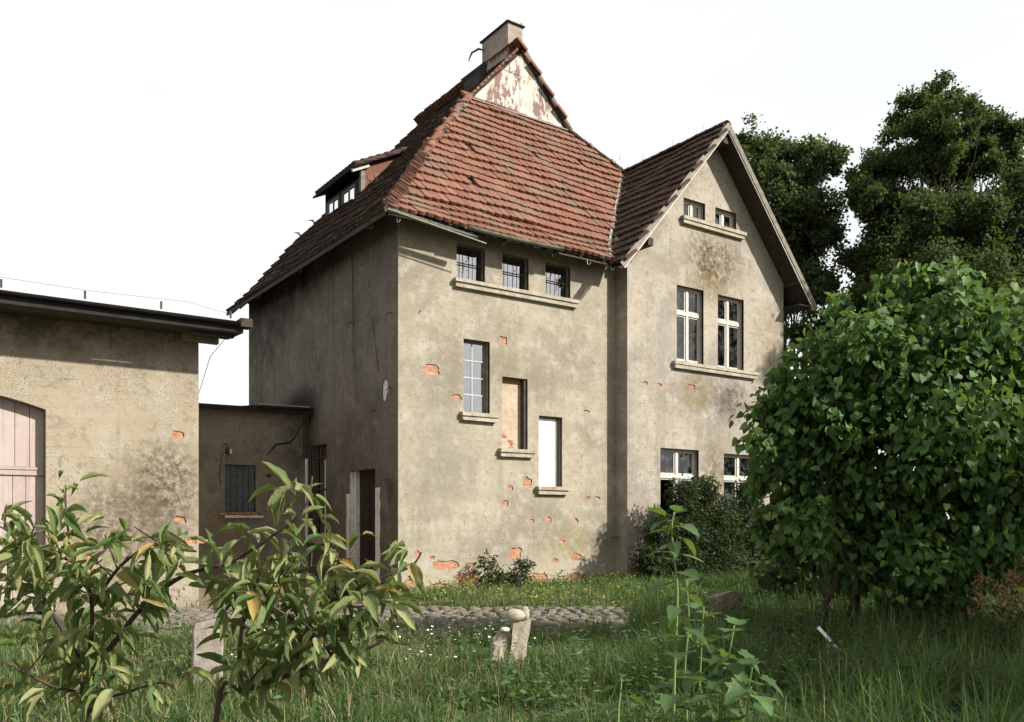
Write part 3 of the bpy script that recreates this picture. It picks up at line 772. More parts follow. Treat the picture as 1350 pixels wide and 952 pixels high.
# one tile, a few variants: beaver-tail, thick at the tail
TW, TE = 0.205, 0.352
def tile_mesh(seed, mat):
    r2 = random.Random(seed); w = TW/2*0.988; Lg = TE+0.11; t = 0.075
    out = [(-w, Lg), (-w, 0.045), (-w*.55, 0.008), (0, 0.0), (w*.55, 0.008), (w, 0.045), (w, Lg)]
    vs = []
    for x, y in out: vs.append((x+r2.uniform(-.003,.003), y+r2.uniform(-.004,.004), (0.074 if y < .2 else 0.004)))
    vs += [(x, y, z-t) for x, y, z in vs]
    n = len(out)
    fs = [tuple(range(n))] + [(i, i+n, i+1+n, i+1) for i in range(n-1)]
    return MB().add(vs, fs).mesh('roof_tile', mat, fix=False)
def flip_check(me):
    if me.polygons[0].normal.z < 0: me.flip_normals()
    return me
tiles_s = [flip_check(tile_mesh(k, m_tile)) for k in range(5)]
tiles_n = [flip_check(tile_mesh(20+k, m_tile_n)) for k in range(4)]
def wob(u, s, k): return 0.020*math.sin(u*1.3+k)*math.sin(s*1.7+2*k)+0.012*math.sin(u*3.1+s*2.3+k)
def lay(prof, axis, bounds, sign, seed, missing=0.004, disorder=1.0):
    """matrices of all tiles on a slope. axis 'y': u runs along X, profile in (y,z); axis 'x': u along Y, profile in (x,z)"""
    rr = random.Random(seed); out = []
    L = length(prof); rows = int(L/TE)+1
    for i in range(rows):
        s = i*TE - 0.02 + (0.015*math.sin(i*2.1))
        h, z, t = along(prof, max(s, 0))
        hm, zm, _ = along(prof, min(s+TE*.6, L))
        lo, hi = bounds(zm)
        if hi-lo < 0.1: continue
        u = lo + (TW/2 if i % 2 else 0) - 0.02
        while u < hi+0.02:
            uu = u; u += TW
            if rr.random() < missing: continue
            w = wob(uu, s, seed)
            j = lambda a: rr.uniform(-a, a)*disorder
            if axis == 'y':
                X = Vector((1, 0, 0)); Yv = Vector((0, t[0], t[1]))
                P = Vector((uu, h, z))
            else:
                Yv = Vector((t[0], 0, t[1])); X = Vector((0, -1, 0)) if t[0] > 0 else Vector((0, 1, 0))
                P = Vector((h, uu, z))
            Z = X.cross(Yv).normalized()
            P = P + Z*(w+j(.006)) + Yv*j(.014) + X*j(.004)
            M = Matrix((X, Yv, Z)).transposed().to_4x4()
            M = Matrix.Translation(P) @ M @ Matrix.Rotation(j(.015) if rr.random() > .03 else j(.12), 4, 'Z') @ Matrix.Rotation(j(.02), 4, 'X') @ Matrix.Rotation(j(.012), 4, 'Y')
            out.append((M, rr.randrange(4), i))
    return out
def join_tiles(mats, variants, name, parent, mat):
    cos = []; fc = []; tn = []; b = 0; polys = []
    for (M, k, i) in mats:
        me = variants[k]
        for v in me.vertices: cos.append(M @ v.co)
        for p in me.polygons: polys.append(tuple(b+q for q in p.vertices))
        tn += [1+random.random()]*len(me.vertices)
        b += len(me.vertices)
    me = bpy.data.meshes.new(name); me.from_pydata(cos, [], polys)
    at = me.attributes.new('tint', 'FLOAT', 'POINT'); at.data.foreach_set('value', tn)
    me.materials.append(mat)
    o = new_obj(name, me, parent); o['kind'] = 'stuff'
    return o
front_t = lay(F_PROF, 'y', lambda z: (hipL(z)+.06, (valX(z)-.10 if z < 11.3 else hipR(z)-.05)), 1, 1)
# the courses that show largest become single tiles
single = [q for q in front_t if q[2] <= 7][:300]
ids = set(id(q) for q in single)
for (M, k, i) in single:
    o = bpy.data.objects.new('roof_tile', tiles_s[k]); o.matrix_basis = M; link(o, roof_o)
join_tiles([q for q in front_t if id(q) not in ids], tiles_s, 'upper_roof_tiles', roof_o, m_tile)
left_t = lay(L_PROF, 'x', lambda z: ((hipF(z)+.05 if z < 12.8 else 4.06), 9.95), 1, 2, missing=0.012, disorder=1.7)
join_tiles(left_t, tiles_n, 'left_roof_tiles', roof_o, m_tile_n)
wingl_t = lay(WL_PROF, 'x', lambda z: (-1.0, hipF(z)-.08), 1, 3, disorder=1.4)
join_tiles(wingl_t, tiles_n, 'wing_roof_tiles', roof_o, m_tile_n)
wingr_t = lay(WR_PROF, 'x', lambda z: (-.90, hipF(z)+.3), -1, 4)
join_tiles(wingr_t, tiles_s, 'far_wing_roof_tiles', roof_o, m_tile)
right_t = lay(R_PROF, 'x', lambda z: ((hipF(z)+.06 if z < 12.8 else 3.9), 9.95), -1, 5)
join_tiles(right_t, tiles_s, 'far_roof_tiles', roof_o, m_tile)

# ridge and hip caps: half-round clay pieces, each a part
def cap_mesh(seed, mat, w=0.125, Lg=0.42):
    r2 = random.Random(seed); vs = []; n = 7
    for (y, k) in ((0, 1.12), (Lg*.12, 1.1), (Lg*.13, 1.0), (Lg, 0.86)):
        for q in range(n):
            a = math.pi*(q/(n-1)); vs.append((w*k*math.cos(a), y, w*k*0.85*math.sin(a)-.03))
    for y, k in ((0, 0.98), (Lg, 0.74)):
        for q in range(n):
            a = math.pi*(q/(n-1)); vs.append((w*k*math.cos(a), y, w*k*0.85*math.sin(a)-.035))
    fs = [(r*n+q, r*n+q+1, (r+1)*n+q+1, (r+1)*n+q) for r in range(3) for q in range(n-1)]
    fs += [(q, 4*n+q, 4*n+q+1, q+1) for q in range(n-1)] + [(3*n+q, 3*n+q+1, 5*n+q+1, 5*n+q) for q in range(n-1)]
    return MB().add(vs, fs).mesh('ridge_tile', mat, True)
caps_s = [cap_mesh(k, m_tile) for k in range(2)]
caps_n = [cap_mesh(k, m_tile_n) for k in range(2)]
def caps(a, b, nrm, var, parent=None, step=0.34, jit=1.0, skip=0.0, start=0.0, end=1.0):
    a, b = Vector(a), Vector(b); d = (b-a).normalized(); L = (b-a).length
    Z = Vector(nrm).normalized(); Z = (Z - d*Z.dot(d)).normalized(); X = d.cross(Z)
    k = int(L*start/step)
    while k*step < L*end:
        if random.random() >= skip:
            j = lambda q: random.uniform(-q, q)*jit
            M = Matrix.Translation(a+d*(k*step)+Z*(.02+j(.008))+X*j(.012)) @ Matrix((X, d, Z)).transposed().to_4x4() @ Matrix.Rotation(.055+j(.02), 4, 'X') @ Matrix.Rotation(j(.04), 4, 'Z')
            o = bpy.data.objects.new('ridge_tile', random.choice(var)); o.matrix_basis = M; link(o, parent or roof_o)
        k += 1
H = lambda z, s=1: (hipL(z) if s else hipR(z), hipF(z), z)
caps(H(10.0), H(12.75), (-1, -1, 1.3), caps_s, skip=.04, jit=1.6, start=.04)
caps(H(8.05), H(10.0), (-1, -1, 1.3), caps_s, skip=.75, jit=2)
caps(H(11.35, 0), H(12.75, 0), (1, -1, 1.3), caps_n, step=.34)
caps((gx, -1.0, AP), (gx, 3.1, AP), (0, 0, 1), caps_n)
caps((6.05, 3.85, 14.70), (6.05, 9.95, 14.70), (0, 0, 1), caps_n)
# bare hip below the caps: cut tile ends standing up like a fishbone
sl = MB()
for k in range(26):
    z = 7.5 + k*0.10
    if z > 10.1: break
    p = Vector(H(z)); rr2 = random.uniform
    o = bpy.data.objects.new('hip_tile', tiles_s[k % 5])
    o.matrix_basis = Matrix.Translation(p+Vector((0.10+rr2(-.02,.02), -0.02, 0.05+rr2(-.015,.015)))) @ Matrix.Rotation(math.radians(49), 4, 'X') @ Matrix.Rotation(rr2(.25,.55), 4, 'Y') @ Matrix.Rotation(rr2(.25,.5), 4, 'Z') @ Matrix.Diagonal((.5, .55, .8, 1))
    link(o, roof_o)
for k in range(9):                                     # lumps of white mortar
    z = random.uniform(10.4, 12.7); p = Vector(H(z)); q = random.uniform(.03, .07)
    bm = bmesh.new(); bmesh.ops.create_icosphere(bm, subdivisions=1, radius=q)
    for v in bm.verts: v.co = Vector((v.co.x*random.uniform(.7,1.5), v.co.y*random.uniform(.7,1.4), v.co.z*random.uniform(.5,.9)))+p+Vector((random.uniform(0,.2), -.04, .08))
    me = bpy.data.meshes.new('mortar_lump'); bm.to_mesh(me); bm.free(); me.materials.append(m_postcon); new_obj('mortar_lump', me, roof_o)
# valley sheet between main roof and wing
vp = [Vector((valX(z), hipF(z), z)) for z in (7.5, 8.02, 9.0, 10.0, 11.3)]
vs = []; 
for p in vp: vs += [p+Vector((-.13, 0, .075)), p+Vector((.02, -.02, .035)), p+Vector((.085, -.12, .135))]
fs = []
for k in range(4): fs += [(3*k, 3*k+1, 3*k+4, 3*k+3), (3*k+1, 3*k+2, 3*k+5, 3*k+4)]
MB().add(vs, fs).build('valley_sheet', simple('dull_lead', (0.13, 0.12, 0.11), (0.20, 0.19, 0.17), 6, 0.6, 0.4, c3=(0.42, 0.42, 0.40)), roof_o)

# gablet clad in sheet metal, three panels
gy = 3.98
def tri_x(z, s): return 6.05 + s*(14.60-z)/ (14.60-12.78) * (1.68 if s > 0 else 1.72)
zs_ = 13.95
gp = []
MB().slab([(tri_x(zs_, -1), gy-.012, zs_), (tri_x(zs_, 1), gy-.012, zs_), (6.05, gy-.012, 14.60)], (0, .02, 0)).build('gablet_sheet', m_sheet, house)
MB().slab([(tri_x(12.78, -1), gy, 12.78), (6.02, gy, 12.78), (6.02, gy, zs_+.03), (tri_x(zs_+.03, -1), gy, zs_+.03)], (0, .02, 0)).build('gablet_sheet', m_sheet, house)
MB().slab([(6.0, gy-.006, 12.78), (tri_x(12.78, 1), gy-.006, 12.78), (tri_x(zs_+.02, 1), gy-.006, zs_+.02), (6.0, gy-.006, zs_+.02)], (0, .02, 0)).build('gablet_sheet', m_sheet, house)
MB().bar((tri_x(12.75, 1)+.04, gy-.06, 12.80), (6.06, gy-.06, 14.66), 0.03, 0.07).build('flashing', m_tar, roof_o)
MB().bar((tri_x(12.75, 1)+.13, gy-.03, 12.82), (6.12, gy-.03, 14.72), 0.12, 0.10).build('verge_mortar', m_wood_grey, roof_o)
for k in range(15):                                    # broken tile edges along the gablet's left verge
    t = k/14; p = Vector((tri_x(12.78, -1), gy-.08, 12.86))*(1-t) + Vector((6.0, gy-.08, 14.72))*t
    o = bpy.data.objects.new('verge_tile', tiles_s[k % 5])
    o.matrix_basis = Matrix.Translation(p) @ Matrix.Rotation(-math.radians(46), 4, 'Y') @ Matrix.Rotation(random.uniform(-.2,.2), 4, 'Z') @ Matrix.Rotation(random.uniform(-.1,.25), 4, 'X') @ Matrix.Diagonal((.8, .5, .9, 1))
    link(o, roof_o)
MB().bar((4.25, gy-.05, 12.79), (7.8, gy-.05, 12.79), 0.10, 0.03).build('sheet_foot', m_gutter, roof_o)

# chimney
ch = MB().box(5.86, 6.38, 4.35, 5.72, 13.9, 15.62).build('chimney', simple('sooty_render', (0.30, 0.255, 0.21), (0.22, 0.185, 0.155), 3, 0.95, 0.5, c3=(0.12, 0.10, 0.09)), roof_o)
MB().box(5.80, 6.44, 4.29, 5.78, 15.622, 15.655).build('chimney_cap', m_wood_dark, ch)
MB().hexa([(6.33,4.33,15.68),(6.43,4.33,15.68),(6.43,4.5,15.68),(6.33,4.5,15.68),(6.36,4.36,15.78),(6.40,4.36,15.78),(6.40,4.42,15.74),(6.36,4.42,15.74)]).build('loose_stone', m_concrete, ch)
MB().tube([(5.86,5.6,15.35),(5.75,5.75,15.42),(5.7,6.05,15.42),(5.7,6.2,15.30),(5.7,6.22,15.2)], [.02,.035,.03,.018,.008], 6).build('bent_flue_iron', m_iron, ch)
# open roof hatch beside the chimney
q = [atX(607,105,5.45), atX(640,80,5.45), atX(640,99,5.45), atX(618,113,5.45)]
hl = MB().slab([tuple(p) for p in q], (.05, 0, .02)).build('roof_hatch', m_tar, roof_o, fix=True)
MB().box(5.25, 5.75, q[2][1]+.05, q[3][1]-.05, 13.75, 14.25).build('hatch_curb', m_wood_dark, hl)

# shed dormer on the left slope
dx, dy0, dy1 = 1.80, 5.50, 8.07
dm = MB().add([(dx,dy0,9.80),(dx,dy1,9.80),(dx,dy1,10.62),(dx,dy0,10.62)], [(0,1,2,3)]).build('dormer', m_wood_dark, roof_o)
rz = lambda x: 10.72 + 0.5*(x-1.5)
MB().slab([(1.45,dy0-.20,rz(1.45)),(4.0,dy0-.20,rz(4.0)),(4.0,dy1+.12,rz(4.0)),(1.45,dy1+.12,rz(1.45))], (0,0,.055)).build('dormer_roof', m_tar, dm, fix=True)
for k in range(11):                                    # shade-toned tiles along the dormer's verge
    x = 1.45+k*.235
    o = bpy.data.objects.new('roof_tile', tiles_n[k % 4]); Yv = Vector((1,0,.5)).normalized(); X = Vector((0,-1,0)); Z = X.cross(Yv)
    o.matrix_basis = Matrix.Translation(Vector((x, dy0-.11, rz(x)+.075))) @ Matrix((X,Yv,Z)).transposed().to_4x4() @ Matrix.Rotation(random.uniform(-.05,.05),4,'Z')
    link(o, dm)
for k in range(11):
    for c in range(1, 13):
        if random.random() < .05: continue
        x = 1.45+k*.235
        if c > 3 and k > 3: continue
        o = bpy.data.objects.new('roof_tile', tiles_n[(k+c) % 4])
        o.matrix_basis = Matrix.Translation(Vector((x, dy0-.11+c*.21, rz(x)+.068))) @ Matrix((X,Yv,Z)).transposed().to_4x4() @ Matrix.Rotation(random.uniform(-.05,.05),4,'Z')
        link(o, dm)
cheek_v = _bv[0].copy(); cheek_v.materials.clear(); cheek_v.materials.append(m_tile)
ck = MB().add([(dx,dy0,9.80),(3.9,dy0,12.0),(3.4,dy0,rz(3.4)),(dx,dy0,rz(dx))], [(0,1,2,3)]).build('dormer_cheek', m_tile, dm)
for k in range(4):
    for q2 in range(6):
        x = dx+.14+q2*.21+(.1 if k % 2 else 0); z = 10.0+.16*k+.45*(x-dx)
        if z > rz(x)-.08 or z < 7.9+1.12*x: continue
        o = bpy.data.objects.new('cheek_tile', cheek_v); o.location = (x, dy0-.008, z); o.scale = (.8, .6, 2.2); o.rotation_euler = (0, -.25, 0); link(o, ck)
MB().add([(dx,dy1,9.80),(3.9,dy1,12.0),(3.4,dy1,rz(3.4)),(dx,dy1,rz(dx))], [(0,3,2,1)]).build('dormer_cheek', m_wood_dark, dm)
MB().box(dx-.06, dx+.06, dy0-.02, dy0+.09, 9.85, 10.72).build('dormer_post', m_wood_grey, dm)
MB().bar((1.45, dy0-.06, rz(1.45)-.06), (1.95, dy0-.06, rz(1.95)-.06), .07, .09).build('rafter_end', m_wood_white, dm)
for (ya, yb) in ((5.90, 6.74), (7.00, 7.78)):
    z0, z1 = 10.02, 10.50
    f = MB().box(dx-.05,dx-.005,ya,yb,z1-.05,z1).box(dx-.05,dx-.005,ya,yb,z0,z0+.05).box(dx-.051,dx-.006,ya,ya+.05,z0+.05,z1-.05).box(dx-.051,dx-.006,yb-.05,yb,z0+.05,z1-.05).box(dx-.049,dx-.007,(ya+yb)/2-.025,(ya+yb)/2+.025,z0+.05,z1-.05).build('dormer_window', m_wood_grey, dm)
    for a, b in ((ya+.05,(ya+yb)/2-.025),((ya+yb)/2+.025,yb-.05)):
        MB().add([(dx-.03,a,z0+.05),(dx-.03,b,z0+.05),(dx-.03,b,z1-.05),(dx-.03,a,z1-.05)], [(0,1,2,3)]).build('pane', m_glass, f)
# tile displaced and a bit of iron on the left slope
for (y, x) in ((9.7, 1.75), (9.3, 2.05)):
    MB().tube([(x, y, 7.95+1.14*x), (x-.12, y+.08, 8.15+1.14*x), (x-.2, y+.2, 8.17+1.14*x)], [.02,.03,.012], 5).build('snow_guard', m_iron, roof_o)
for k in range(6):                                     # little spikes on hip and ridge
    p = [(H(12.3,0)), (H(11.7,0)), (gx, 2.2, AP+.1), (gx, 1.0, AP+.1), (gx,-.1,AP+.1), (8.7,2.7,11.7)][k]
    MB().tube([p, (p[0]+.03, p[1]-.02, p[2]+.22)], .005, 4).build('ridge_spike', m_iron, roof_o)

# eaves: rafters, fascia, bargeboards, purlin ends
ev = MB()
for k in range(9):
    x = 0.25 + k*0.72
    if x < 6.0: MB().bar((x, -.5, 7.36), (x, .3, 8.02), .09, .12).build('rafter', m_wood_dark, roof_o)
for k in range(14):
    y = 0.3 + k*0.72
    MB().bar((-.5, y, 7.34), (.3, y, 8.12), .09, .12).build('rafter', m_wood_dark, roof_o)
MB().slab([(-.52,-.52,7.30),(5.9,-.52,7.30),(5.9,0.02,7.72),(.02,.02,7.72)], (0,0,.02)).build('soffit', m_wood_dark, roof_o, fix=True)
MB().slab([(-.52,-.52,7.30),(.02,.02,7.72),(.02,9.9,7.72),(-.52,9.9,7.30)], (0,0,.02)).build('soffit', m_wood_dark, roof_o, fix=True)
MB().bar((-.545, -.5, 7.36), (-.545, 9.95, 7.33), .03, .10).build('fascia', m_wood_dark, roof_o)
yb_ = -1.03
def rake(x0, z0, x1, z1, w, h, dz, dy, name, mat):
    return MB().bar((x0, yb_+dy, z0+dz), (x1, yb_+dy, z1+dz), w, h, up=(0, 0, 1)).build(name, mat, roof_o)
rake(5.40, 7.23, gx+.02, AP+.02, .03, .15, -.05, 0, 'bargeboard', m_rail)
rake(12.90, 7.23, gx-.02, AP+.02, .03, .15, -.05, 0.003, 'bargeboard', m_wood_grey)
rake(5.50, 7.30, gx, AP-.02, .02, .035, -.165, .02, 'bargeboard_edge', m_wood_white)
rake(12.80, 7.30, gx, AP-.02, .02, .035, -.165, .02, 'bargeboard_edge', m_wood_white)
for s in (0, 1):                                       # verge boards along the rakes carry short boards of soffit
    xs0 = 5.5 if s == 0 else 12.8
    for k in range(13):
        t0, t1 = k/13, (k+.96)/13
        x0, x1 = xs0+(gx-xs0)*t0, xs0+(gx-xs0)*t1
        zz = lambda x: AP-1.146*abs(x-gx)-.13
        MB().slab([(x0,-1.0,zz(x0)),(x1,-1.0,zz(x1)),(x1,YW-.003,zz(x1)),(x0,YW-.003,zz(x0))], (0,0,.025)).build('soffit_board', m_wood_dark, roof_o, fix=True)
for (x, z, l) in ((6.42, 7.95, .5), (12.28, 8.00-.1, .52), (gx, 11.12, .5)):
    MB().box(x-.09, x+.09, YW-l, YW-.004, z-.09, z+.09).build('purlin_end', m_wood_dark, roof_o)
MB().slab([(12.15,-1.0,7.22),(12.85,-1.0,7.22),(12.85,3.0,7.22),(12.15,3.0,7.22)], (0,0,.02)).build('soffit', m_wood_dark, roof_o, fix=True)
# gutters: half-round, broken in two, with empty hooks beyond
def gutter(p0, p1, r=0.07, sag=0.0, name='gutter', parent=None, mat=None):
    n = 10; m = 7; vs = []; fs = []
    p0, p1 = Vector(p0), Vector(p1); d = (p1-p0).normalized(); sd = d.cross(Vector((0,0,1))).normalized()
    for i in range(n+1):
        t = i/n; c = p0.lerp(p1, t) - Vector((0,0,sag*math.sin(math.pi*t)))
        for k in range(m):
            a = math.pi*k/(m-1); vs.append(c + sd*(r*math.cos(a)) - Vector((0,0,r*math.sin(a))))
        for k in range(m):
            a = math.pi*k/(m-1); vs.append(c + sd*((r-.006)*math.cos(a)) - Vector((0,0,(r-.006)*math.sin(a))))
    for i in range(n):
        for k in range(m-1):
            a = i*2*m+k; b = (i+1)*2*m+k
            fs += [(a, a+1, b+1, b), (a+m, b+m, b+m+1, a+m+1)]
    for i in (0, n): fs += [(i*2*m+k, i*2*m+k+m, i*2*m+k+m+1, i*2*m+k+1) for k in range(m-1)]
    return MB().add(vs, fs).build(name, mat or m_gutter, parent or roof_o, True)
gutter((-.60, -.62, 7.41), (1.55, -.64, 7.22))
gutter((1.30, -.62, 7.42), (3.95, -.62, 7.42), sag=.02)
MB().bar((-.6, -.69, 7.37), (1.75, -.71, 7.10), .02, .022).build('gutter_lip', m_gutter, roof_o)
def hook(x, y, z, sx=0, sy=-1):
    pts = [(x, y, z+.05)] + [(x+sx*(.07-.07*math.cos(a)), y+sy*(.07-.07*math.cos(a)), z-.075*math.sin(a)) for a in [k*math.pi*.85/6 for k in range(7)]]
    MB().tube(pts, .009, 5).build('gutter_hook', m_porcelain if random.random() < .5 else m_iron, roof_o)
for x in (-.30, 2.3, 3.7, 4.75, 5.5): hook(x, -.52, 7.26)
for y in (0.1, 4.0, 7.0): hook(-.54, y, 7.26, -1, 0)
# iron hooks, wires and a bracket on the left wall
for (y, z) in ((.28, 5.55), (.28, 3.95), (1.05, 3.55), (.35, 2.0), (2.2, 5.7)):
    MB().tube([(0.02, y, z), (-.10, y, z), (-.13, y+.02, z-.06)], .012, 5).build('wall_hook', m_iron, wl)
MB().tube([(-.02,2.25,7.3),(-.015,2.2,6.0),(-.015,2.2,5.0),(-.03,2.05,4.6)], .008, 4).build('wall_cable', m_iron, wl)
MB().tube([(-.02,1.2,5.6),(-.015,.95,4.6),(-.015,.9,4.4)], .006, 4).build('wall_cable', m_iron, wl)
MB().tube([(-.06,.35,2.0),(-.06,.30,1.5)], .012, 5).build('wall_rod', m_iron, wl)
MB().tube([(-.06,.22,2.0),(-.06,.17,1.55)], .010, 5).build('wall_rod', m_iron, wl)
MB().tube([(5.95,-.03,0.7),(6.1,-.2,0.71)], .012, 5).build('wall_hook', m_iron, wf)
MB().tube([(.52,-.005,5.62),(.51,-.04,5.61),(.53,-.05,5.59)], .01, 5).build('wall_hook', m_iron, wf)

# ================================================================== STOREHOUSE (left)
store = thing('storehouse', (-6, -1, 0), 'low plastered storehouse with black tarred roof and pink plank gate', 'storehouse')
SY, SX1, SX0 = -1.0, -4.37, -15.0
SO = (0, SY, 0)
gu0, gu1 = -9.75, -6.70
arch = [(gu0, -0.40), (gu1, -0.40)] + [(gu1+(gu0-gu1)*k/12, 2.87+.27*(1-(2*k/12-1)**2)) for k in range(13)]
s_blobs = [blob(-4.71, 2.59, .30, .15, random.Random(31), 9), blob(-4.67, 1.15, .24, .13, random.Random(32), 9), blob(-4.50, .77, .22, .12, random.Random(33), 9),
           blob(-6.2, .42, .55, .35, random.Random(34), 12)]
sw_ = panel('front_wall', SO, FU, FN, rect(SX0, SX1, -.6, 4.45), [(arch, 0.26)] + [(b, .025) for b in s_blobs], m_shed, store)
backing('brick_core', SO, FU, FN, rect(SX0, SX1-.02, -.6, 4.43), [arch], sw_)
for k, b in enumerate(s_blobs): fill_bricks(SO, FU, FN, b, sw_, random.Random(70+k))
MB().add([(SX1,SY+.0255,-.6),(SX1,7.5,-.6),(SX1,7.5,5.1),(SX1,SY+.0255,4.45)], [(0,1,2,3)]).build('side_wall', m_shed, store)
MB().add([(SX0,SY+.0255,-.6),(SX0,7.5,-.6),(SX0,7.5,5.1),(SX0,SY+.0255,4.45)], [(3,2,1,0)]).build('side_wall', m_shed, store)
MB().add([(SX0,7.5,-.6),(SX1,7.5,-.6),(SX1,7.5,5.1),(SX0,7.5,5.1)], [(3,2,1,0)]).build('back_wall', m_shed, store)
sr = MB().slab([(SX0-.4,-1.84,4.40),(SX1+.55,-1.84,4.40),(SX1+.55,7.8,5.15),(SX0-.4,7.8,5.15)], (0,0,.06)).build('roof', m_tar, store, fix=True)
gutter((SX0-.4, -1.90, 4.47), (SX1+.42, -1.90, 4.42), .055, parent=sr, mat=m_gutter_dark)
MB().slab([(SX0-.4,-1.83,4.27),(SX1+.5,-1.83,4.27),(SX1+.5,-1.0,4.30),(SX0-.4,-1.0,4.30)], (0,0,.02)).build('soffit', m_wood_dark, sr, fix=True)
MB().box(SX0-.4, SX1+.5, -1.84, -1.80, 4.27, 4.40).build('fascia', m_tar, sr)
for k in range(15):
    x = SX1+.1-k*.72
    MB().bar((x, -1.78, 4.36), (x, 0.0, 4.44), .10, .14).build('rafter_end', m_wood_dark, sr)
MB().box(SX1-.3, SX1+.30, -1.15, -1.02, 4.18, 4.33).build('wall_plate_end', m_rail, sr)
MB().box(SX1-.3, SX1+.42, -1.62, -1.50, 4.22, 4.36).build('wall_plate_end', m_wood_dark, sr)
MB().box(SX1+.43, SX1+.62, -1.95, -1.70, 4.36, 4.50).build('roof_end_board', m_wood_dark, sr)
for k in range(5): MB().tube([(SX1+.3-k*1.1, -1.8, 4.5), (SX1+.3-k*1.1, -1.8, 4.62)], .018, 5).build('roof_pin', m_iron, sr)
MB().box(-6.05, -5.45, SY-.012, SY-.001, 3.72, 3.745).build('chalk_scrape', m_whitewash, sw_)
# gate: planks in two tiers between rails
gate_y = SY+.20
gt = MB().box(gu0, gu1, gate_y+.055, gate_y+.085, -.40, 3.12).build('gate', m_wood_dark, store)
def arch_z(u): 
    t = (u-gu0)/(gu1-gu0); return 2.87+.27*(1-(2*t-1)**2)-.01
u = gu1 - .004; k = 0; rr = random.Random(12)
while u > gu0+.05:
    w = rr.choice((.16, .20, .24)); a = max(u-w, gu0+.003)
    MB().hexa([(a+.004,gate_y,1.98),(u-.004,gate_y,1.98),(u-.004,gate_y+.05,1.98),(a+.004,gate_y+.05,1.98),(a+.004,gate_y,arch_z(a)),(u-.004,gate_y,arch_z(u)),(u-.004,gate_y+.05,arch_z(u)),(a+.004,gate_y+.05,arch_z(a))]).build('plank', m_gate, gt)
    u -= w
u = gu1 - .004
while u > gu0+.05:
    w = rr.choice((.18, .22, .25)); a = max(u-w, gu0+.003)
    MB().box(a+.004, u-.004, gate_y, gate_y+.05, -.30, 1.84).build('plank', m_gate, gt); u -= w
MB().box(gu0+.01, gu1-.012, gate_y-.03, gate_y+.04, 1.845, 1.975).build('rail', m_gate, gt)
MB().box(gu0+.01, gu1-.10, gate_y-.045, gate_y-.032, 1.93, 1.96).build('rail_batten', m_gate, gt)

# ================================================================== ANNEX between storehouse and house
anx = thing('annex', (-2.2, 4.9, 0), 'low plastered lean-to annex with boarded window between storehouse and tall house', 'annex')
AY = 4.9; AO = (0, AY, 0)
def crack(pts, w=.02):
    L = []; R = []
    for i, p in enumerate(pts):
        ww = w*(0.5 if i in (0, len(pts)-1) else random.uniform(.8, 1.5))
        L.append((p[0]-ww*.4, p[1]+ww*.6)); R.append((p[0]+ww*.4, p[1]-ww*.6))
    return L + R[::-1]
awin = (-2.13, -1.38, 1.34, 2.49)
def apx(x, y): p = atY(x, y, AY); return (float(p[0]), float(p[2]))
cr1 = crack([apx(401,556), apx(388,578), apx(382,584), apx(364,586), apx(352,601)], .03)
cr2 = crack([apx(298,578), apx(300,592), apx(299,606)], .022)
a_bl = [blob(*apx(300,694), .25, .14, random.Random(4), 9), blob(*apx(297,588), .14, .12, random.Random(6), 8)]
aw = panel('front_wall', AO, FU, FN, rect(SX1+.003, -.003, -.6, 3.86), [(rect(*awin), .20), (cr1, .025), (cr2, .025)] + [(b, .025) for b in a_bl], m_annex, anx)
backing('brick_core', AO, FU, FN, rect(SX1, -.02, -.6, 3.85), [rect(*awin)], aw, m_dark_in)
for k, b in enumerate(a_bl): fill_bricks(AO, FU, FN, b, aw, random.Random(90+k))
ar = MB().slab([(SX1,4.62,3.78),(.0-.01,4.62,3.82),(.0-.01,9.4,4.25),(SX1,9.4,4.25)], (0,0,.10)).build('roof', m_tar, anx, fix=True)
MB().slab([(-1.45,4.56,3.90),(-.01,4.56,3.93),(-.01,5.8,4.03),(-1.45,5.8,4.01)], (0,0,.05)).build('tar_patch', m_tar, ar, fix=True)
MB().bar((-1.4,4.60,3.975),(-.1,4.62,4.0),.05,.03).build('mortar_line', m_concrete, ar)
MB().add([(SX1,9.3,-.6),(0,9.3,-.6),(0,9.3,4.2),(SX1,9.3,4.2)], [(3,2,1,0)]).build('back_wall', m_annex, anx)
sh = MB().box(awin[0], awin[1], AY+.10, AY+.13, awin[2], awin[3]).build('shutter', m_wood_dark, anx)
for k in range(5):
    w = (awin[1]-awin[0])/5; MB().box(awin[0]+k*w+.006, awin[0]+(k+1)*w-.006, AY+.07, AY+.099, awin[2]+.01, awin[3]-.01).build('shutter_board', m_shutter, sh)
for k in range(6):                                     # crumbling brick sill
    o = bpy.data.objects.new('brick', _bv[k % 4]); o.location = (-2.2+k*.19, AY-.03-random.uniform(0,.03), 1.30+random.uniform(-.012,.012)); o.scale = (.72, 3.2, .9); o.rotation_euler = (0, random.uniform(-.05,.05), random.uniform(-.08,.08)); link(o, anx)
MB().box(-2.15, -1.2, AY-.07, AY+.02, 1.19, 1.255).build('sill', m_whitewash, anx)
MB().tube([apx(291,640)[0:1]+(AY-.03,)+apx(291,640)[1:], (-2.28,AY-.03,2.2), (-2.22,AY-.03,2.75), (-2.0,AY-.03,2.85)], .008, 4).build('wall_cable', m_iron, anx)
MB().box(-2.12,-1.98,AY-.08,AY-.003,2.75,2.87).build('insulator_block', m_wood_dark, anx)
MB().tube([(-2.02,AY-.10,2.86),(-2.02,AY-.10,2.74)], [.035,.028], 8).build('insulator', m_porcelain, anx)
MB().box(-1.10,-1.0,AY-.03,AY-.003,2.22,2.28).build('wall_plug', m_wood_dark, anx)
MB().tube([(-.12,AY-.07,3.75),(-.12,AY-.07,2.7)], .05, 8).build('downpipe', m_wood_dark, anx)
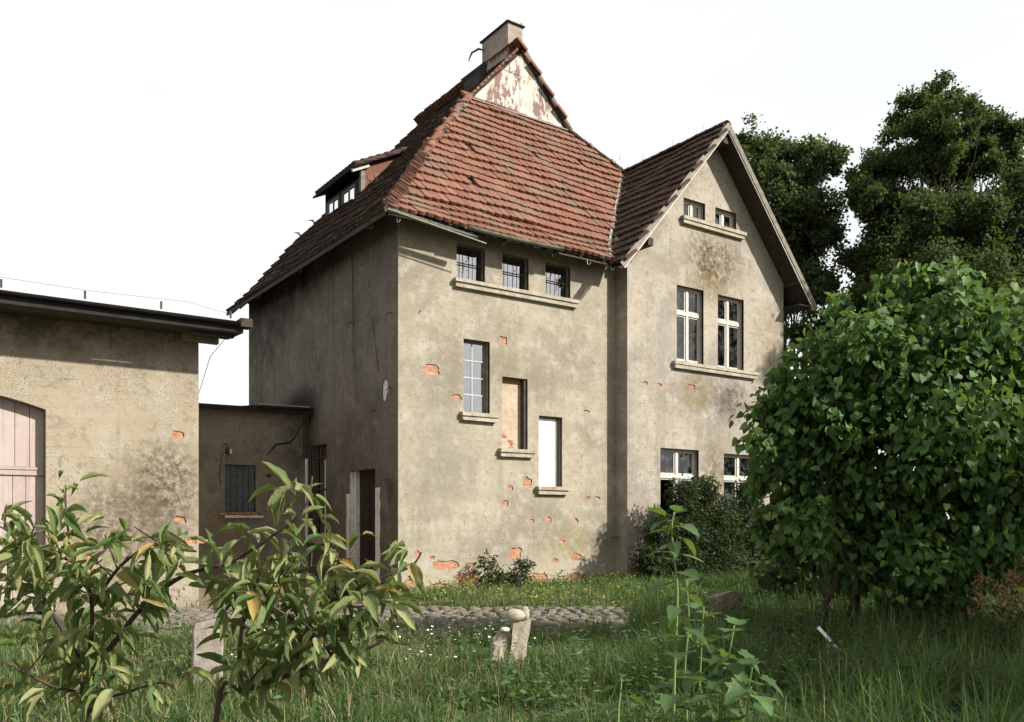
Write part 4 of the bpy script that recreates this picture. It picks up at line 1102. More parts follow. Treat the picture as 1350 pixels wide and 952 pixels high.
MB().tube([(-.10,AY-.10,2.7),(-.10,AY-.10,.6)], .04, 8).build('downpipe_foot', m_porcelain, anx)
# overhead service wire between the storehouse and the house
wire = thing('overhead_wire', (SX1+.3, -1.8, 4.62), 'thin overhead wire sagging above the storehouse roof edge', 'wire')
MB().tube([(-14, -1.85, 4.75), (-9, -1.85, 4.66), (-6.2, -1.85, 4.62), (-4.8, -1.85, 4.66), (-4.0, -1.82, 4.55)], .0035, 4).build('span', m_iron, wire)
MB().tube([(SX1+.42,-1.7,4.4),(-3.6,1.0,4.35),(-2.9,4.6,3.9)], .006, 4).build('drop', m_iron, wire)

# ================================================================== COBBLED ROAD
def cobble_mesh(seed):
    r2 = random.Random(seed); vs = []; n = 8
    for (k, z) in ((1.0, -0.05), (0.97, 0.012), (0.72, 0.034)):
        for q in range(n):
            a = 2*math.pi*q/n+.39; c = max(abs(math.cos(a)), abs(math.sin(a)))**.55
            vs.append((.5*k*math.cos(a)/c*r2.uniform(.9,1.05), .5*k*math.sin(a)/c*r2.uniform(.9,1.05), z+r2.uniform(-.004,.004)))
    fs = [(r*n+q, r*n+(q+1) % n, (r+1)*n+(q+1) % n, (r+1)*n+q) for r in range(2) for q in range(n)] + [tuple(2*n+q for q in range(n))]
    return MB().add(vs, fs).mesh('cobblestone', m_cobble, True)
cob_v = [cobble_mesh(k) for k in range(6)]
D0, D1 = 10.7, 14.5
lane = [ground_rd(r_, d_, G+.008) for r_, d_ in ((-4.6, D0), (3.4, D0), (3.0, D1), (-4.9, D1))]
lane = [ground_rd(-9.5, D0, G+.008)] + lane[:3] + [ground_rd(-5.4, D1, G+.008)]
road = MB().add(lane, [(0,1,2,3,4)]).build('cobbled_road', m_dirt)
props(road, kind='structure', label='old cobbled lane of rounded setts crossing in front of the house')
cobs = []
rr = random.Random(21)
y = D0+.1
while y < D1:
    w = rr.uniform(.16, .21); x = -9.4 + rr.uniform(0, .2)
    while x < 3.2:
        l = rr.uniform(.16, .27); q = ground_rd(x+l/2, y)
        if rr.random() > .06 and not (q[0] < -4.0 and q[1] > -1.25):
            cobs.append((q[0], q[1], l*.93, w*.93, rr.uniform(-.014,.016), -math.asin(EX[1])+rr.uniform(-.09,.09)+(math.pi if rr.random() < .5 else 0), rr.randrange(6)))
        x += l
    y += w
def in_view(x, y, z=G, m=40):
    q = np.array([x, y, z])-CAM; d = q[0]*EX[1]+q[1]*EY[1]; r = q[0]*EX[0]+q[1]*EY[0]
    if d < .5: return None
    return (CX+FPX*r/d, HY-FPX*q[2]/d, d)
best = []
for c in cobs:
    v = in_view(c[0], c[1])
    if v and 480 < v[0] < 830: best.append((v[2], c))
best.sort(key=lambda t: -t[0])                          # the far strip is the one the grass leaves bare
keep = [c for d, c in best][:300]; kid = set(map(id, keep))
for (x, y, l, w, z, a, k) in keep:
    o = bpy.data.objects.new('cobblestone', cob_v[k]); o.location = (x, y, G+.02+z); o.scale = (l, w, 1); o.rotation_euler = (random.uniform(-.05,.05), random.uniform(-.05,.05), a); link(o, road)
cv = []; cf = []; b = 0; tn = []
for c in cobs:
    if id(c) in kid: continue
    x, y, l, w, z, a, k = c; me = cob_v[k]; ca, sa = math.cos(a), math.sin(a)
    for v in me.vertices: cv.append((x+v.co.x*l*ca-v.co.y*w*sa, y+v.co.x*l*sa+v.co.y*w*ca, G+.02+z+v.co.z))
    for p in me.polygons: cf.append(tuple(b+q for q in p.vertices))
    b += len(me.vertices); tn += [1+random.random()]*len(me.vertices)
me = bpy.data.meshes.new('cobblestones'); me.from_pydata(cv, [], cf); me.materials.append(m_cobble)
me.attributes.new('tint', 'FLOAT', 'POINT').data.foreach_set('value', tn)
o = new_obj('outer_cobblestones', me, road); o['kind'] = 'stuff'

# ================================================================== POSTS
def rough_post(name, base, w, d, h, lean, top, mat, seed, label, rotz=0.0, taper=.9, chip=.02, group='old stone posts along the lane'):
    r2 = random.Random(seed); nz = 9; n = 16; vs = []
    for i in range(nz+1):
        t = i/nz; k = 1+(taper-1)*t
        for q in range(n):
            a = 2*math.pi*q/n; c, s = math.cos(a), math.sin(a); m = max(abs(c), abs(s))**.8
            zz = h*t
            if i == nz: zz = h+top(c, s)
            x = w/2*k*c/m+r2.uniform(-chip,chip)*.5+lean[0]*zz; y = d/2*k*s/m+r2.uniform(-chip,chip)*.5+lean[1]*zz
            vs.append((x, y, zz-.15))
    vs.append((lean[0]*h, lean[1]*h, h+top(0, 0)-.15))
    fs = [(i*n+q, i*n+(q+1) % n, (i+1)*n+(q+1) % n, (i+1)*n+q) for i in range(nz) for q in range(n)]
    fs += [(nz*n+q, nz*n+(q+1) % n, (nz+1)*n) for q in range(n)]
    o = MB().add(vs, fs).build(name, mat)
    o.location = (base[0], base[1], G); o.rotation_euler = (0, 0, rotz)
    return props(o, label, 'post', group)
face = -math.asin(EX[1])
p = atZ(272, 905); rough_post('stone_post', p, .28, .26, .74, (.02, -.02), lambda c, s: .03*c-.02*s, m_granite, 1, 'square granite post with flat top, half hidden by the apple sapling', face+.35, .88)
p = atZ(668, 893)
K = 1.30
pt = thing('broken_post', (p[0], p[1], G), 'leaning cast concrete post with a broken hollow top, in the middle of the grass', 'post', 'old stone posts along the lane')
def post_slab(x0, x1, y0, y1, h, lx, ly, seed, topf, name):
    r2 = random.Random(seed); nz, nx, ny = 7, 4, 3; vs = []; fs = []
    ring = [(i/nx, 0) for i in range(nx)] + [(1, j/ny) for j in range(ny)] + [(1-i/nx, 1) for i in range(nx)] + [(0, 1-j/ny) for j in range(ny)]
    n = len(ring)
    for k in range(nz+1):
        for (a, b2) in ring:
            z = h*k/nz if k < nz else h+topf(a, b2)
            vs.append((x0+(x1-x0)*a+lx*z+r2.uniform(-.006,.006), y0+(y1-y0)*b2+ly*z+r2.uniform(-.006,.006), z-.1))
    vs.append(((x0+x1)/2+lx*h, (y0+y1)/2+ly*h, h+topf(.5,.5)-.1))
    fs = [(k*n+q, k*n+(q+1) % n, (k+1)*n+(q+1) % n, (k+1)*n+q) for k in range(nz) for q in range(n)] + [(nz*n+q, nz*n+(q+1) % n, (nz+1)*n) for q in range(n)]
    ca, sa = math.cos(face+.12), math.sin(face+.12)
    vs = [(p[0]+K*(x*ca-y*sa), p[1]+K*(x*sa+y*ca), G+K*z) for x, y, z in vs]
    return MB().add(vs, fs).build(name, m_postcon, pt)
post_slab(-.02, .10, -.07, .07, .50, .13, .02, 3, lambda a, b: .02*a, 'shaft')
post_slab(-.135, -.035, -.055, .09, .40, .10, .03, 4, lambda a, b: -.05*(1-a)+.03*b, 'shaft_half')
post_slab(-.115, -.022, -.03, .05, .44, .115, .03, 8, lambda a, b: .02*a-.02*b, 'core')
def lump(cx, cy, cz, sx, sy, sz, seed, name, parent, mat, base):
    r2 = random.Random(seed); bm = bmesh.new(); bmesh.ops.create_icosphere(bm, subdivisions=2, radius=1)
    ca, sa = math.cos(face+.12), math.sin(face+.12)
    for v in bm.verts:
        q = 1+r2.uniform(-.09, .09); x, y, z = v.co.x*sx*q+cx, v.co.y*sy*q+cy, v.co.z*sz*q+cz
        v.co = (base[0]+K*(x*ca-y*sa), base[1]+K*(x*sa+y*ca), G+K*z)
    me = bpy.data.meshes.new(name); bm.to_mesh(me); bm.free(); me.materials.append(mat)
    me.polygons.foreach_set('use_smooth', [True]*len(me.polygons))
    return new_obj(name, me, parent)
lump(.055, -.03, .455, .075, .06, .05, 1, 'broken_cap', pt, m_postcon, p)
lump(.135, .01, .46, .035, .05, .06, 2, 'broken_cap', pt, m_postcon, p)
lump(-.02, -.05, .355, .035, .03, .02, 5, 'chip', pt, m_whitewash, p)
p = atZ(955, 846); rough_post('stone_post', p, .30, .28, .76, (.0, .0), lambda c, s: -.06*abs(c)-.03*s, m_poststone, 5, 'dark weathered stone post with rounded head, shaded beside the lilac bush', face+.5, 1.08)
# white sheet scrap
p = ground_rd((1096-CX)/FPX*8.4, 8.4)
ws = thing('white_lath', (p[0], p[1], G), 'thin white lath leaning in the dark grass below the lilac bush', 'lath')
a1, a2 = atD(1078, 827, 8.4), atD(1112, 864, 8.4)
e = a1+(a2-a1)*1.65
MB().bar(tuple(a1), tuple(e), .014, .034, up=(.3, .2, 1)).build('lath', m_styro, ws)
MB().slab([tuple(a1+(a2-a1)*.35), tuple(a1+(a2-a1)*.95), tuple(a1+(a2-a1)*.85+np.array([-.03,.01,-.05])), tuple(a1+(a2-a1)*.4+np.array([-.02,.01,-.09]))], (.004, .006, 0)).build('torn_film', m_gutter, ws, fix=True)

# ================================================================== LEAF TEMPLATES
def tri_fan(n): return [(0, i, i+1) for i in range(1, n-1)]
LILAC = np.array([(0,0,0),(.30,-.10,.06),(.46,.16,.10),(.36,.52,.06),(0,1.0,-.10),(-.36,.52,.06),(-.46,.16,.10),(-.30,-.10,.06),(0,.45,-.02)])
LILAC_F = np.array([(8,0,1),(8,1,2),(8,2,3),(8,3,4),(8,4,5),(8,5,6),(8,6,7),(8,7,0)])
SPRAY = np.array([(0,0,0),(.42,.35,.05),(.28,.8,-.05),(0,1,.0),(-.28,.8,-.05),(-.42,.35,.05)])
QUAD = np.array([(0,0,0),(.40,.5,.10),(0,1,-.04),(-.40,.5,.10)])
QUAD_F = np.array([(0,1,2),(0,2,3)])
SPRAY_F = np.array([(0,1,2),(0,2,3),(0,3,4),(0,4,5)])
LANCE = np.array([(0,0,0),(.17,.35,.04),(.12,.7,.0),(0,1,-.12),(-.12,.7,0),(-.17,.35,.04)])
def lobes_points(lobes, per_r2, clump=10, spread=.24, rnd=RNG, shell=.55):
    """leaf positions in clumps through the lobes [(centre, radius)], with outward direction"""
    P = []; O = []
    for (c, R) in lobes:
        n = int(per_r2*R*R); nc = max(4, n//clump)
        d = unit(rnd.normal(size=(nc, 3))); rad = R*(1-(1-shell)*rnd.random(nc)**1.5)[:, None]
        rad *= (.82+.30*rnd.random(nc))[:, None]
        cc = np.asarray(c)+d*rad
        idx = rnd.integers(0, nc, n)
        pp = cc[idx]+rnd.normal(size=(n, 3))*spread*R*np.array([1, 1, .62])
        P.append(pp); O.append(unit(pp-np.asarray(c))*.6+unit(pp-cc[idx])*.5)
    return np.concatenate(P), np.concatenate(O)
def leaf_mesh(name, T, F, P, O, size, mat, droop=.5, jitter=.7, rnd=RNG, tint=None, up=.5):
    n = len(P)
    yd = unit(O*.8+rnd.normal(size=(n, 3))*jitter+np.array([0, 0, -droop]))
    nr = unit(O*.6+np.array([0, 0, up])+rnd.normal(size=(n, 3))*.55)
    s = size*rnd.uniform(.5, 1.25, n)
    t = rnd.random(n) if tint is None else tint
    co, fa, tn = cloud(T, F, P, yd, nr, s, t)
    return np_mesh(name, co, fa, mat, tn)
def limb(mb, a, b, r0, r1, rnd, n=6, wig=.06):
    a, b = np.asarray(a, float), np.asarray(b, float); L = np.linalg.norm(b-a); pts = []
    for k in range(n+1):
        t = k/n; q = a+(b-a)*t
        if 0 < k < n: q = q+rnd.normal(size=3)*wig*L*.35
        pts.append(q)
    mb.tube(pts, [r0+(r1-r0)*k/n for k in range(n+1)], 7)
    return pts
def tree(name, label, base, lobes, per_r2, size, mat, trunk_r=.28, seed=0, group=None, template=(QUAD, QUAD_F), fork=.35):
    rnd = np.random.default_rng(seed)
    t = thing(name, (base[0], base[1], G), label, 'tree', group)
    cs = np.array([c for c, R in lobes]); mid = cs.mean(0)
    fk = np.array([base[0], base[1], G])*(1-fork)+np.array([mid[0], mid[1], mid[2]])*fork
    tr = MB(); limb(tr, (base[0], base[1], G-.1), fk, trunk_r, trunk_r*.7, rnd)
    tro = tr.build('trunk', m_bark, t, True)
    lb = MB()
    for c, R in lobes:
        pts = limb(lb, fk, np.asarray(c), trunk_r*.16, .015, rnd)
        for k in range(5):
            e = np.asarray(c)+unit(rnd.normal(size=3))*R*.85
            limb(lb, pts[rnd.integers(3, 6)], e, .028, .008, rnd, 4)
    lb.build('limbs', m_bark_dark, t, True)
    sub = []                                           # break every lobe into ragged layered sprays
    for c, R in lobes:
        for k in range(16):
            d = unit(rnd.normal(size=3)); rr_ = R*rnd.uniform(.16, .42)
            sub.append((np.asarray(c)+d*np.array([1.05, 1.05, .9])*R*rnd.uniform(.2, 1.0)**.6, rr_))
    P, O = lobes_points(sub, per_r2*.70, 16, .34, rnd, .1)
    P += np.concatenate([rnd.normal(size=(len(P), 2))*.05, rnd.normal(size=(len(P), 1))*.03], 1)
    P[:, 2] -= .10*np.abs(P[:, 2]-mid[2])*rnd.random(len(P))*.3
    # thin spots: remove leaves by a coarse cell noise so that sky shows through
    cell = np.floor(P/.62).astype(int); h = (cell[:, 0]*73856093 ^ cell[:, 1]*19349663 ^ cell[:, 2]*83492791) % 1000
    keepm = h > 150
    P, O = P[keepm], O[keepm]; h = h[keepm]
    tint = np.clip(.25+.5*rnd.random(len(P))+((h % 97)/97-.5)*.5, 0, .999)
    new_obj('crown', leaf_mesh('crown', template[0], template[1], P, O, size, mat, .35, .8, rnd, tint), t)
    return t
def L(px_list, depth, jit=1.2, seed=0):
    r2 = random.Random(seed); out = []
    for (x, y, r) in px_list:
        d = depth+r2.uniform(-jit, jit); out.append((atD(x, y, d), r/FPX*d))
    return out
TG = 'tall trees behind the house'
dA = 31
tree('maple_tree', 'broad pale green tree rising right behind the gabled wing', atD(1050, 700, dA)[:2],
     L([(985,205,38),(1012,225,46),(1055,225,44),(1088,212,24),(1022,300,56),(1072,280,50),(1060,335,44),(1035,375,40),(1075,375,28),(1068,432,34),(1100,440,30),(1000,260,50),(1050,300,30)], dA, 1.5, 1), 5400, .135, m_leaf_maple, .30, 1, TG)
dB = 29
tree('lime_tree', 'tallest dark tree with ragged top behind the lilac bush', atD(1225, 700, dB)[:2],
     L([(1243,122,30),(1205,150,34),(1262,155,36),(1222,185,44),(1290,165,28),(1318,185,34),(1170,205,36),(1150,228,34),(1195,228,46),(1262,205,40),(1340,205,30),(1146,262,26),(1180,275,48),(1160,320,46),(1146,345,24),(1152,388,34),(1205,330,56),(1300,215,30),(1255,265,40),(1230,300,48),(1212,360,52),(1275,335,46),(1330,320,46),(1300,385,52),(1180,385,46),(1255,395,50)], dB, 1.3, 2), 6000, .12, m_leaf_tree, .34, 2, TG)
dC = 24.5
tree('hornbeam_tree', 'dense mid green tree at the right edge behind the lilac bush', atD(1330, 700, dC)[:2],
     L([(1300,285,42),(1345,275,50),(1262,330,48),(1310,345,60),(1370,340,66),(1230,370,44),(1290,400,60),(1390,420,70),(1340,440,60),(1215,300,40),(1180,390,50),(1240,420,55),(1330,300,55),(1275,300,40),(1355,230,30)], dC, 1.0, 3), 6000, .115, m_leaf_tree, .24, 3, TG)
tree('ash_tree', 'dark understorey tree behind the lower right of the lilac bush', atD(1385, 745, 26)[:2],
     L([(1370,520,70),(1420,600,70),(1385,640,55),(1440,500,80)], 26, .8, 4), 2300, .18, m_leaf_tree, .14, 4, TG)
for k, (x, d) in enumerate(((1302, 23.5), (1322, 25.5))):
    tree('young_tree', ('thin dark trunked young tree in the shade, left one of two at right edge', 'thin dark trunked young tree in the shade, right one of two at right edge')[k], atD(x, 740, d)[:2],
     L([(x-20,560,50),(x+15,520,55),(x+5,610,45)], d, .5, 8+k), 2200, .17, m_leaf_tree, .10, 14+k, TG, fork=.55)
bt = ground_rd(8.2, 4.4)  # unseen tree, added beyond the right edge to shade grass and lilac
tree('added_shade_tree', 'low spreading tree added out of view on the right to shade the grass', bt[:2],
     [(ground_rd(8.2+a, 4.4+b, z+.4), R) for a, b, z, R in ((0,0,3.6,1.1),(-.9,.5,2.8,1.0),(.9,-.4,2.9,1.1),(.2,1.3,3.0,1.1),(-.3,-1.2,3.1,1.1),(0,2.6,2.7,1.2),(.4,-2.4,2.7,1.1),(0,1.0,1.7,1.0),(0,-1,1.7,1.0),(.2,3.4,2.0,1.1))], 1500, .16, m_leaf_tree, .16, 44, None, fork=.5)
# ---- background shrubs
def shrub(name, label, cat, base, lobes, per_r2, size, mat, T, F, seed, stems=6, droop=.4, stem_r=.03, group=None, jitter=.7, kind=None, spread=.22, shell=.45, up=.5, singles=0, single_name='leaf'):
    rnd = np.random.default_rng(seed)
    t = thing(name, (base[0], base[1], G), label, cat, group)
    st = 0
    for k in range(stems):
        c, R = lobes[k % len(lobes)]
        mb = MB(); s = np.array([base[0]+rnd.normal()*.18*(1+stems*.05), base[1]+rnd.normal()*.18*(1+stems*.05), G-.05])
        limb(mb, s, np.asarray(c)+unit(rnd.normal(size=3))*R*.3, stem_r*rnd.uniform(.7, 1.2), .008, rnd, 6, .10)
        mb.build('stem', m_bark, t, True)
    P, O = lobes_points(lobes, per_r2, 12, spread, rnd, shell)
    ok = P[:, 2] > G+.03; P, O = P[ok], O[ok]
    if singles:
        q = P-CAM; d = q[:, 0]*EX[1]+q[:, 1]*EY[1]; r = q[:, 0]*EX[0]+q[:, 1]*EY[0]
        x = CX+FPX*r/d; y = HY-FPX*q[:, 2]/d
        cell = {}
        for i in np.argsort(d):
            if not (0 < x[i] < 1345 and 0 < y[i] < 930): continue
            key = (int(x[i]/17), int(y[i]/17))
            if key not in cell: cell[key] = i
        near = sorted(cell.values(), key=lambda i: d[i])[:singles]
        vars_ = []
        for k in range(6):
            T2 = np.array(T, float).copy(); T2[:, 2] += rnd.normal(size=len(T2))*.035; T2[:, 2] *= rnd.uniform(.4, 1.8)
            me = np_mesh(single_name, T2, np.asarray(F), mat); vars_.append(me)
        msk = np.ones(len(P), bool); msk[near] = False
        for i in near:
            yd = Vector(unit(O[i:i+1]*.8+rnd.normal(size=(1, 3))*jitter+np.array([[0, 0, -droop]]))[0]); nr = Vector(unit(O[i:i+1]*.6+np.array([[0, 0, up]])+rnd.normal(size=(1, 3))*.5)[0])
            yd.normalize(); nr = (nr-yd*nr.dot(yd)).normalized(); xd = yd.cross(nr)
            o = bpy.data.objects.new(single_name, vars_[rnd.integers(0, 6)]); s = size*rnd.uniform(.75, 1.15)
            o.matrix_basis = Matrix.Translation(Vector(P[i])) @ Matrix((xd, yd, nr)).transposed().to_4x4() @ Matrix.Scale(s, 4)
            link(o, t)
        P, O = P[msk], O[msk]
    o = new_obj('foliage', leaf_mesh('foliage', T, F, P, O, size, mat, droop, jitter, rnd, None, up), t)
    o['kind'] = 'stuff'
    return t
LIL_D = 9.6
lil = L([(1046,515,36),(1030,560,48),(1045,625,46),(1092,488,46),(1085,560,75),(1095,640,66),(1140,448,38),(1150,490,75),(1190,405,44),(1220,450,72),(1255,395,42),(1280,450,66),(1315,415,40),(1335,470,60),(1370,520,80),(1165,590,90),(1255,560,95),(1330,590,80),(1400,610,85),(1150,690,72),(1230,670,90),(1310,680,70),(1390,700,70),(1200,740,55),(1120,735,40),(1300,740,40),(1070,700,40),(1030,670,30),(1240,775,40),(1005,590,20),(998,640,18),(1010,540,22),(1085,445,16),(1105,402,20),(1165,378,18),(1232,366,18),(1275,362,16),(1345,395,18),(1040,480,14),(1015,700,22),(1040,735,26)], LIL_D, .45, 5)
_r = random.Random(55)                                  # stray shoots break the outline
for k in range(85):
    c0, R0 = lil[_r.randrange(len(lil))]; v_ = unit(np.array([_r.gauss(0,1), _r.gauss(0,1), _r.gauss(.35,.8)]))
    lil.append((c0+v_*R0*_r.uniform(.95, 1.45), R0*_r.uniform(.10, .22)))
shrub('lilac_bush', 'huge rounded lilac bush with glossy heart shaped leaves right of the house', 'bush', atD(1190, 800, LIL_D)[:2], lil, 3300, .098, m_leaf_lilac, LILAC, LILAC_F, 5, 16, .95, .035, jitter=.45, up=.25, singles=300)
eY = -1.55
def at_lobes(px_list, Y): return [(atY(x, y, Y), r/FPX*18.5) for (x, y, r) in px_list]
shrub('elder_bush', 'dark feathery bush against the gable wall below its ground floor windows', 'bush', (7.4, -1.5), at_lobes([(905,690,30),(940,705,42),(975,700,34),(895,735,36),(935,745,46),(985,740,40),(910,760,36),(960,765,44),(900,665,16),(945,672,26),(985,675,22),(1005,720,22),(868,745,22),(880,705,20),(925,655,18),(915,775,30),(970,780,30),(900,650,22),(930,642,18),(872,700,24),(860,738,24),(990,650,22),(880,775,24),(1000,765,24)], eY), 6200, .125, m_leaf_dark, LANCE, SPRAY_F, 6, 9, .35, .025)
shrub('wall_shrub', 'small dark shrub at the foot of the front wall, left of its twin', 'shrub', (2.05, -.45), [((2.05,-.42,G+.32),.28),((2.0,-.4,G+.58),.2),((2.15,-.45,G+.14),.3)], 4200, .10, m_leaf_dark, LANCE, SPRAY_F, 7, 4, .2, .015, 'small shrubs at the foot of the front wall')
shrub('wall_shrub', 'small dark shrub at the foot of the front wall, right of its twin', 'shrub', (2.85, -.5), [((2.85,-.45,G+.30),.29),((2.95,-.45,G+.46),.2),((2.72,-.5,G+.14),.27)], 4200, .10, m_leaf_dark, LANCE, SPRAY_F, 8, 4, .2, .015, 'small shrubs at the foot of the front wall')
BG = 'undergrowth shrubs behind the lilac bush'
for k, (lab, x, y, r, d, mat) in enumerate((
    ('brownish withering shrub just right of the gable wall corner', 1062, 705, 42, 17.5, m_leaf_brown),
    ('olive green shrub beyond the gable wall, left of the lilac stems', 1045, 760, 45, 15.0, m_leaf_maple),
    ('dark shrub filling the gap under the lilac bush', 1150, 745, 75, 13.0, m_leaf_dark),
    ('dark shrub low behind the right lilac stems', 1250, 750, 75, 13.5, m_leaf_dark),
    ('wide dark hedge shrub at the right edge', 1395, 720, 90, 21.0, m_leaf_tree))):
    b = atD(x, y, d); R = r/FPX*d
    shrub('undergrowth_shrub', lab, 'shrub', b[:2], [(b, R), (b+np.array([.5*R, .3*R, -.45*R]), R*.8), (b+np.array([-.4*R, -.5*R, -.4*R]), R*.8)], 1500, .16, mat, SPRAY, SPRAY_F, 30+k, 5, .3, .03, BG)
shrub('dock_plant', 'rust brown seeding dock plant standing in the grass at the lower right', 'plant', atZ(1300, 830)[:2], L([(1290,780,16),(1300,765,14),(1282,800,12)], 8.2, .1, 3), 7000, .05, m_leaf_brown, LANCE, SPRAY_F, 41, 3, -.2, .01)
shrub('dock_plant', 'taller rust brown dock plant cut by the right picture edge', 'plant', atZ(1342, 850)[:2], L([(1338,775,22),(1345,755,18),(1330,800,18)], 7.6, .1, 4), 7000, .05, m_leaf_brown, LANCE, SPRAY_F, 42, 3, -.2, .01)

# ================================================================== APPLE SAPLINGS (foreground)
def apple_leaf(seed):
    r2 = random.Random(seed); vs = []; nL, nW = 7, 2
    curl = r2.uniform(.5, 1.35); arch = r2.uniform(.35, 1.1); twist = r2.uniform(-.5, .5)
    for i in range(nL+1):
        t = i/nL; w = .21*math.sin(math.pi*min(1, t*.93+.06))**.75*(1-.25*t)+.004
        yy = math.sin(arch*t)/arch; zz = -(1-math.cos(arch*t))/arch
        for j in range(-nW, nW+1):
            q = j/nW; fold = curl*abs(q); x = w*q*math.cos(fold*.8); z = zz+w*abs(q)*math.sin(fold)+.022*math.sin(t*15+j*1.7+seed)*abs(q)
            tw = twist*t; vs.append((x*math.cos(tw)-z*math.sin(tw)*.4, yy, z+x*math.sin(tw)))
    n = 2*nW+1
    fs = [(i*n+j, i*n+j+1, (i+1)*n+j+1, (i+1)*n+j) for i in range(nL) for j in range(2*nW)]
    b = len(vs)                                        # leaf stalk
    vs += [(-.008,0,0),(.008,0,0),(.006,-.22,.05),(-.006,-.22,.05)]; fs.append((b,b+1,b+2,b+3))
    return MB().add(vs, fs).mesh('leaf', m_leaf_apple, True)
apple_v = [apple_leaf(k) for k in range(12)]
def smooth_path(pts, n=5):
    out = []
    P = [Vector(p) for p in pts]
    for i in range(len(P)-1):
        p0, p1, p2, p3 = P[max(i-1,0)], P[i], P[i+1], P[min(i+2,len(P)-1)]
        for k in range(n):
            t = k/n
            out.append(.5*((2*p1)+(-p0+p2)*t+(2*p0-5*p1+4*p2-p3)*t*t+(-p0+3*p1-3*p2+p3)*t**3))
    out.append(P[-1]); return out
def sapling(label, base_px, branches, seed, n_leaves, size=.078, depth=2.25):
    rr = random.Random(seed)
    b = ground_rd((base_px-CX)/FPX*depth, depth)
    t = thing('apple_sapling', tuple(b), label, 'sapling', 'young apple trees in the foreground')
    spots = []
    for bi, (pts, r0, dens) in enumerate(branches):
        P3 = [atD(x, y, depth+dd) for (x, y, dd) in pts]
        if bi == 0: P3 = [b-np.array([0,0,.05])]+P3
        path = smooth_path(P3)
        n = len(path)
        MB().tube(path, [r0*(1-.72*k/(n-1)) for k in range(n)], 7).build('trunk' if bi == 0 else 'branch', m_twig, t, True)
        L_ = 0
        for k in range(n-1):
            if bi == 0 and dens == 0: break
            seg = (path[k+1]-path[k]).length
            m = seg*dens*1.3
            cnt = int(m)+(rr.random() < m-int(m))
            for c in range(cnt):
                spots.append((path[k].lerp(path[k+1], rr.random()), (path[k+1]-path[k]).normalized(), k/n))
    rr.shuffle(spots)
    cos = []; fcs = []; tns = []; base_i = 0
    for li, (p, d, f) in enumerate(spots):
        # a leaf hanging outward and down from a short stalk, often in bunches
        bunch = rr.choice((1, 2, 2, 3))
        o0 = Vector((rr.gauss(0,1), rr.gauss(0,1), rr.gauss(.2,.6))); o0 = (o0-d*o0.dot(d)*.4).normalized()
        q0 = p+o0*rr.uniform(.012, .05)*(1 if rr.random() < .85 else 1.7)+Vector((0,0,rr.uniform(-.005,.03)))
        if (q0-p).length > .06: MB().tube([p, q0], [.0026, .0016], 4, False).build('spur', m_twig, t)
        for c in range(bunch):
            out = (o0*.7+Vector((rr.gauss(0,.8), rr.gauss(0,.8), rr.gauss(.05,.4)))).normalized()
            yd = (out*.8+d*rr.uniform(-.2,.8)+Vector((0,0,rr.uniform(-1.0,.1)))).normalized()
            nr = Vector((rr.gauss(0,.5), rr.gauss(0,.5), 1)); nr = (nr-yd*nr.dot(yd)).normalized(); xd = yd.cross(nr)
            s = size*rr.uniform(.6, 1.2)
            M = Matrix.Translation(q0+yd*s*.2) @ Matrix((xd, yd, nr)).transposed().to_4x4() @ Matrix.Scale(s, 4)
            me = rr.choice(apple_v)
            if n_leaves > 0:
                n_leaves -= 1
                o = bpy.data.objects.new('leaf', me); o.matrix_basis = M; link(o, t)
            else:
                cos += [M @ v.co for v in me.vertices]; fcs += [tuple(base_i+q for q in pl.vertices) for pl in me.polygons]
                tns += [1+rr.random()]*len(me.vertices); base_i += len(me.vertices)
    if cos:
        me = bpy.data.meshes.new('leaves'); me.from_pydata(cos, [], fcs); me.materials.append(m_leaf_apple)
        me.polygons.foreach_set('use_smooth', [True]*len(me.polygons))
        me.attributes.new('tint', 'FLOAT', 'POINT').data.foreach_set('value', tns)
        o = new_obj('further_leaves', me, t); o['kind'] = 'stuff'
    return t
sapling('leafy apple sapling at the lower left, its long bough reaching right before the annex', 118, [
    ([(118,935,0),(118,882,0)], .012, 0),
    ([(118,882,0),(92,845,.05),(62,800,.1),(28,768,.12),(-30,745,.15)], .008, 60),
    ([(118,882,0),(120,845,-.08),(121,800,-.12),(112,750,-.1),(90,700,-.05),(86,640,0)], .007, 48),
    ([(118,882,0),(150,848,-.05),(188,800,-.1),(240,760,-.1),(300,742,-.1),(345,716,-.12),(399,674,-.15),(412,628,-.15)], .008, 40),
    ([(62,800,.1),(40,740,.0),(10,700,-.1),(-20,690,-.15)], .005, 70),
    ([(121,800,-.12),(160,745,-.25),(210,715,-.3),(255,722,-.3)], .005, 72),
    ([(112,750,-.1),(60,725,-.2),(20,720,-.25)], .004, 70),
    ([(118,915,0),(70,905,-.15),(20,880,-.25),(-20,860,-.3)], .005, 45),
    ([(118,925,0),(160,915,-.15),(215,900,-.2),(240,920,-.2)], .005, 42),
    ], 11, 300)
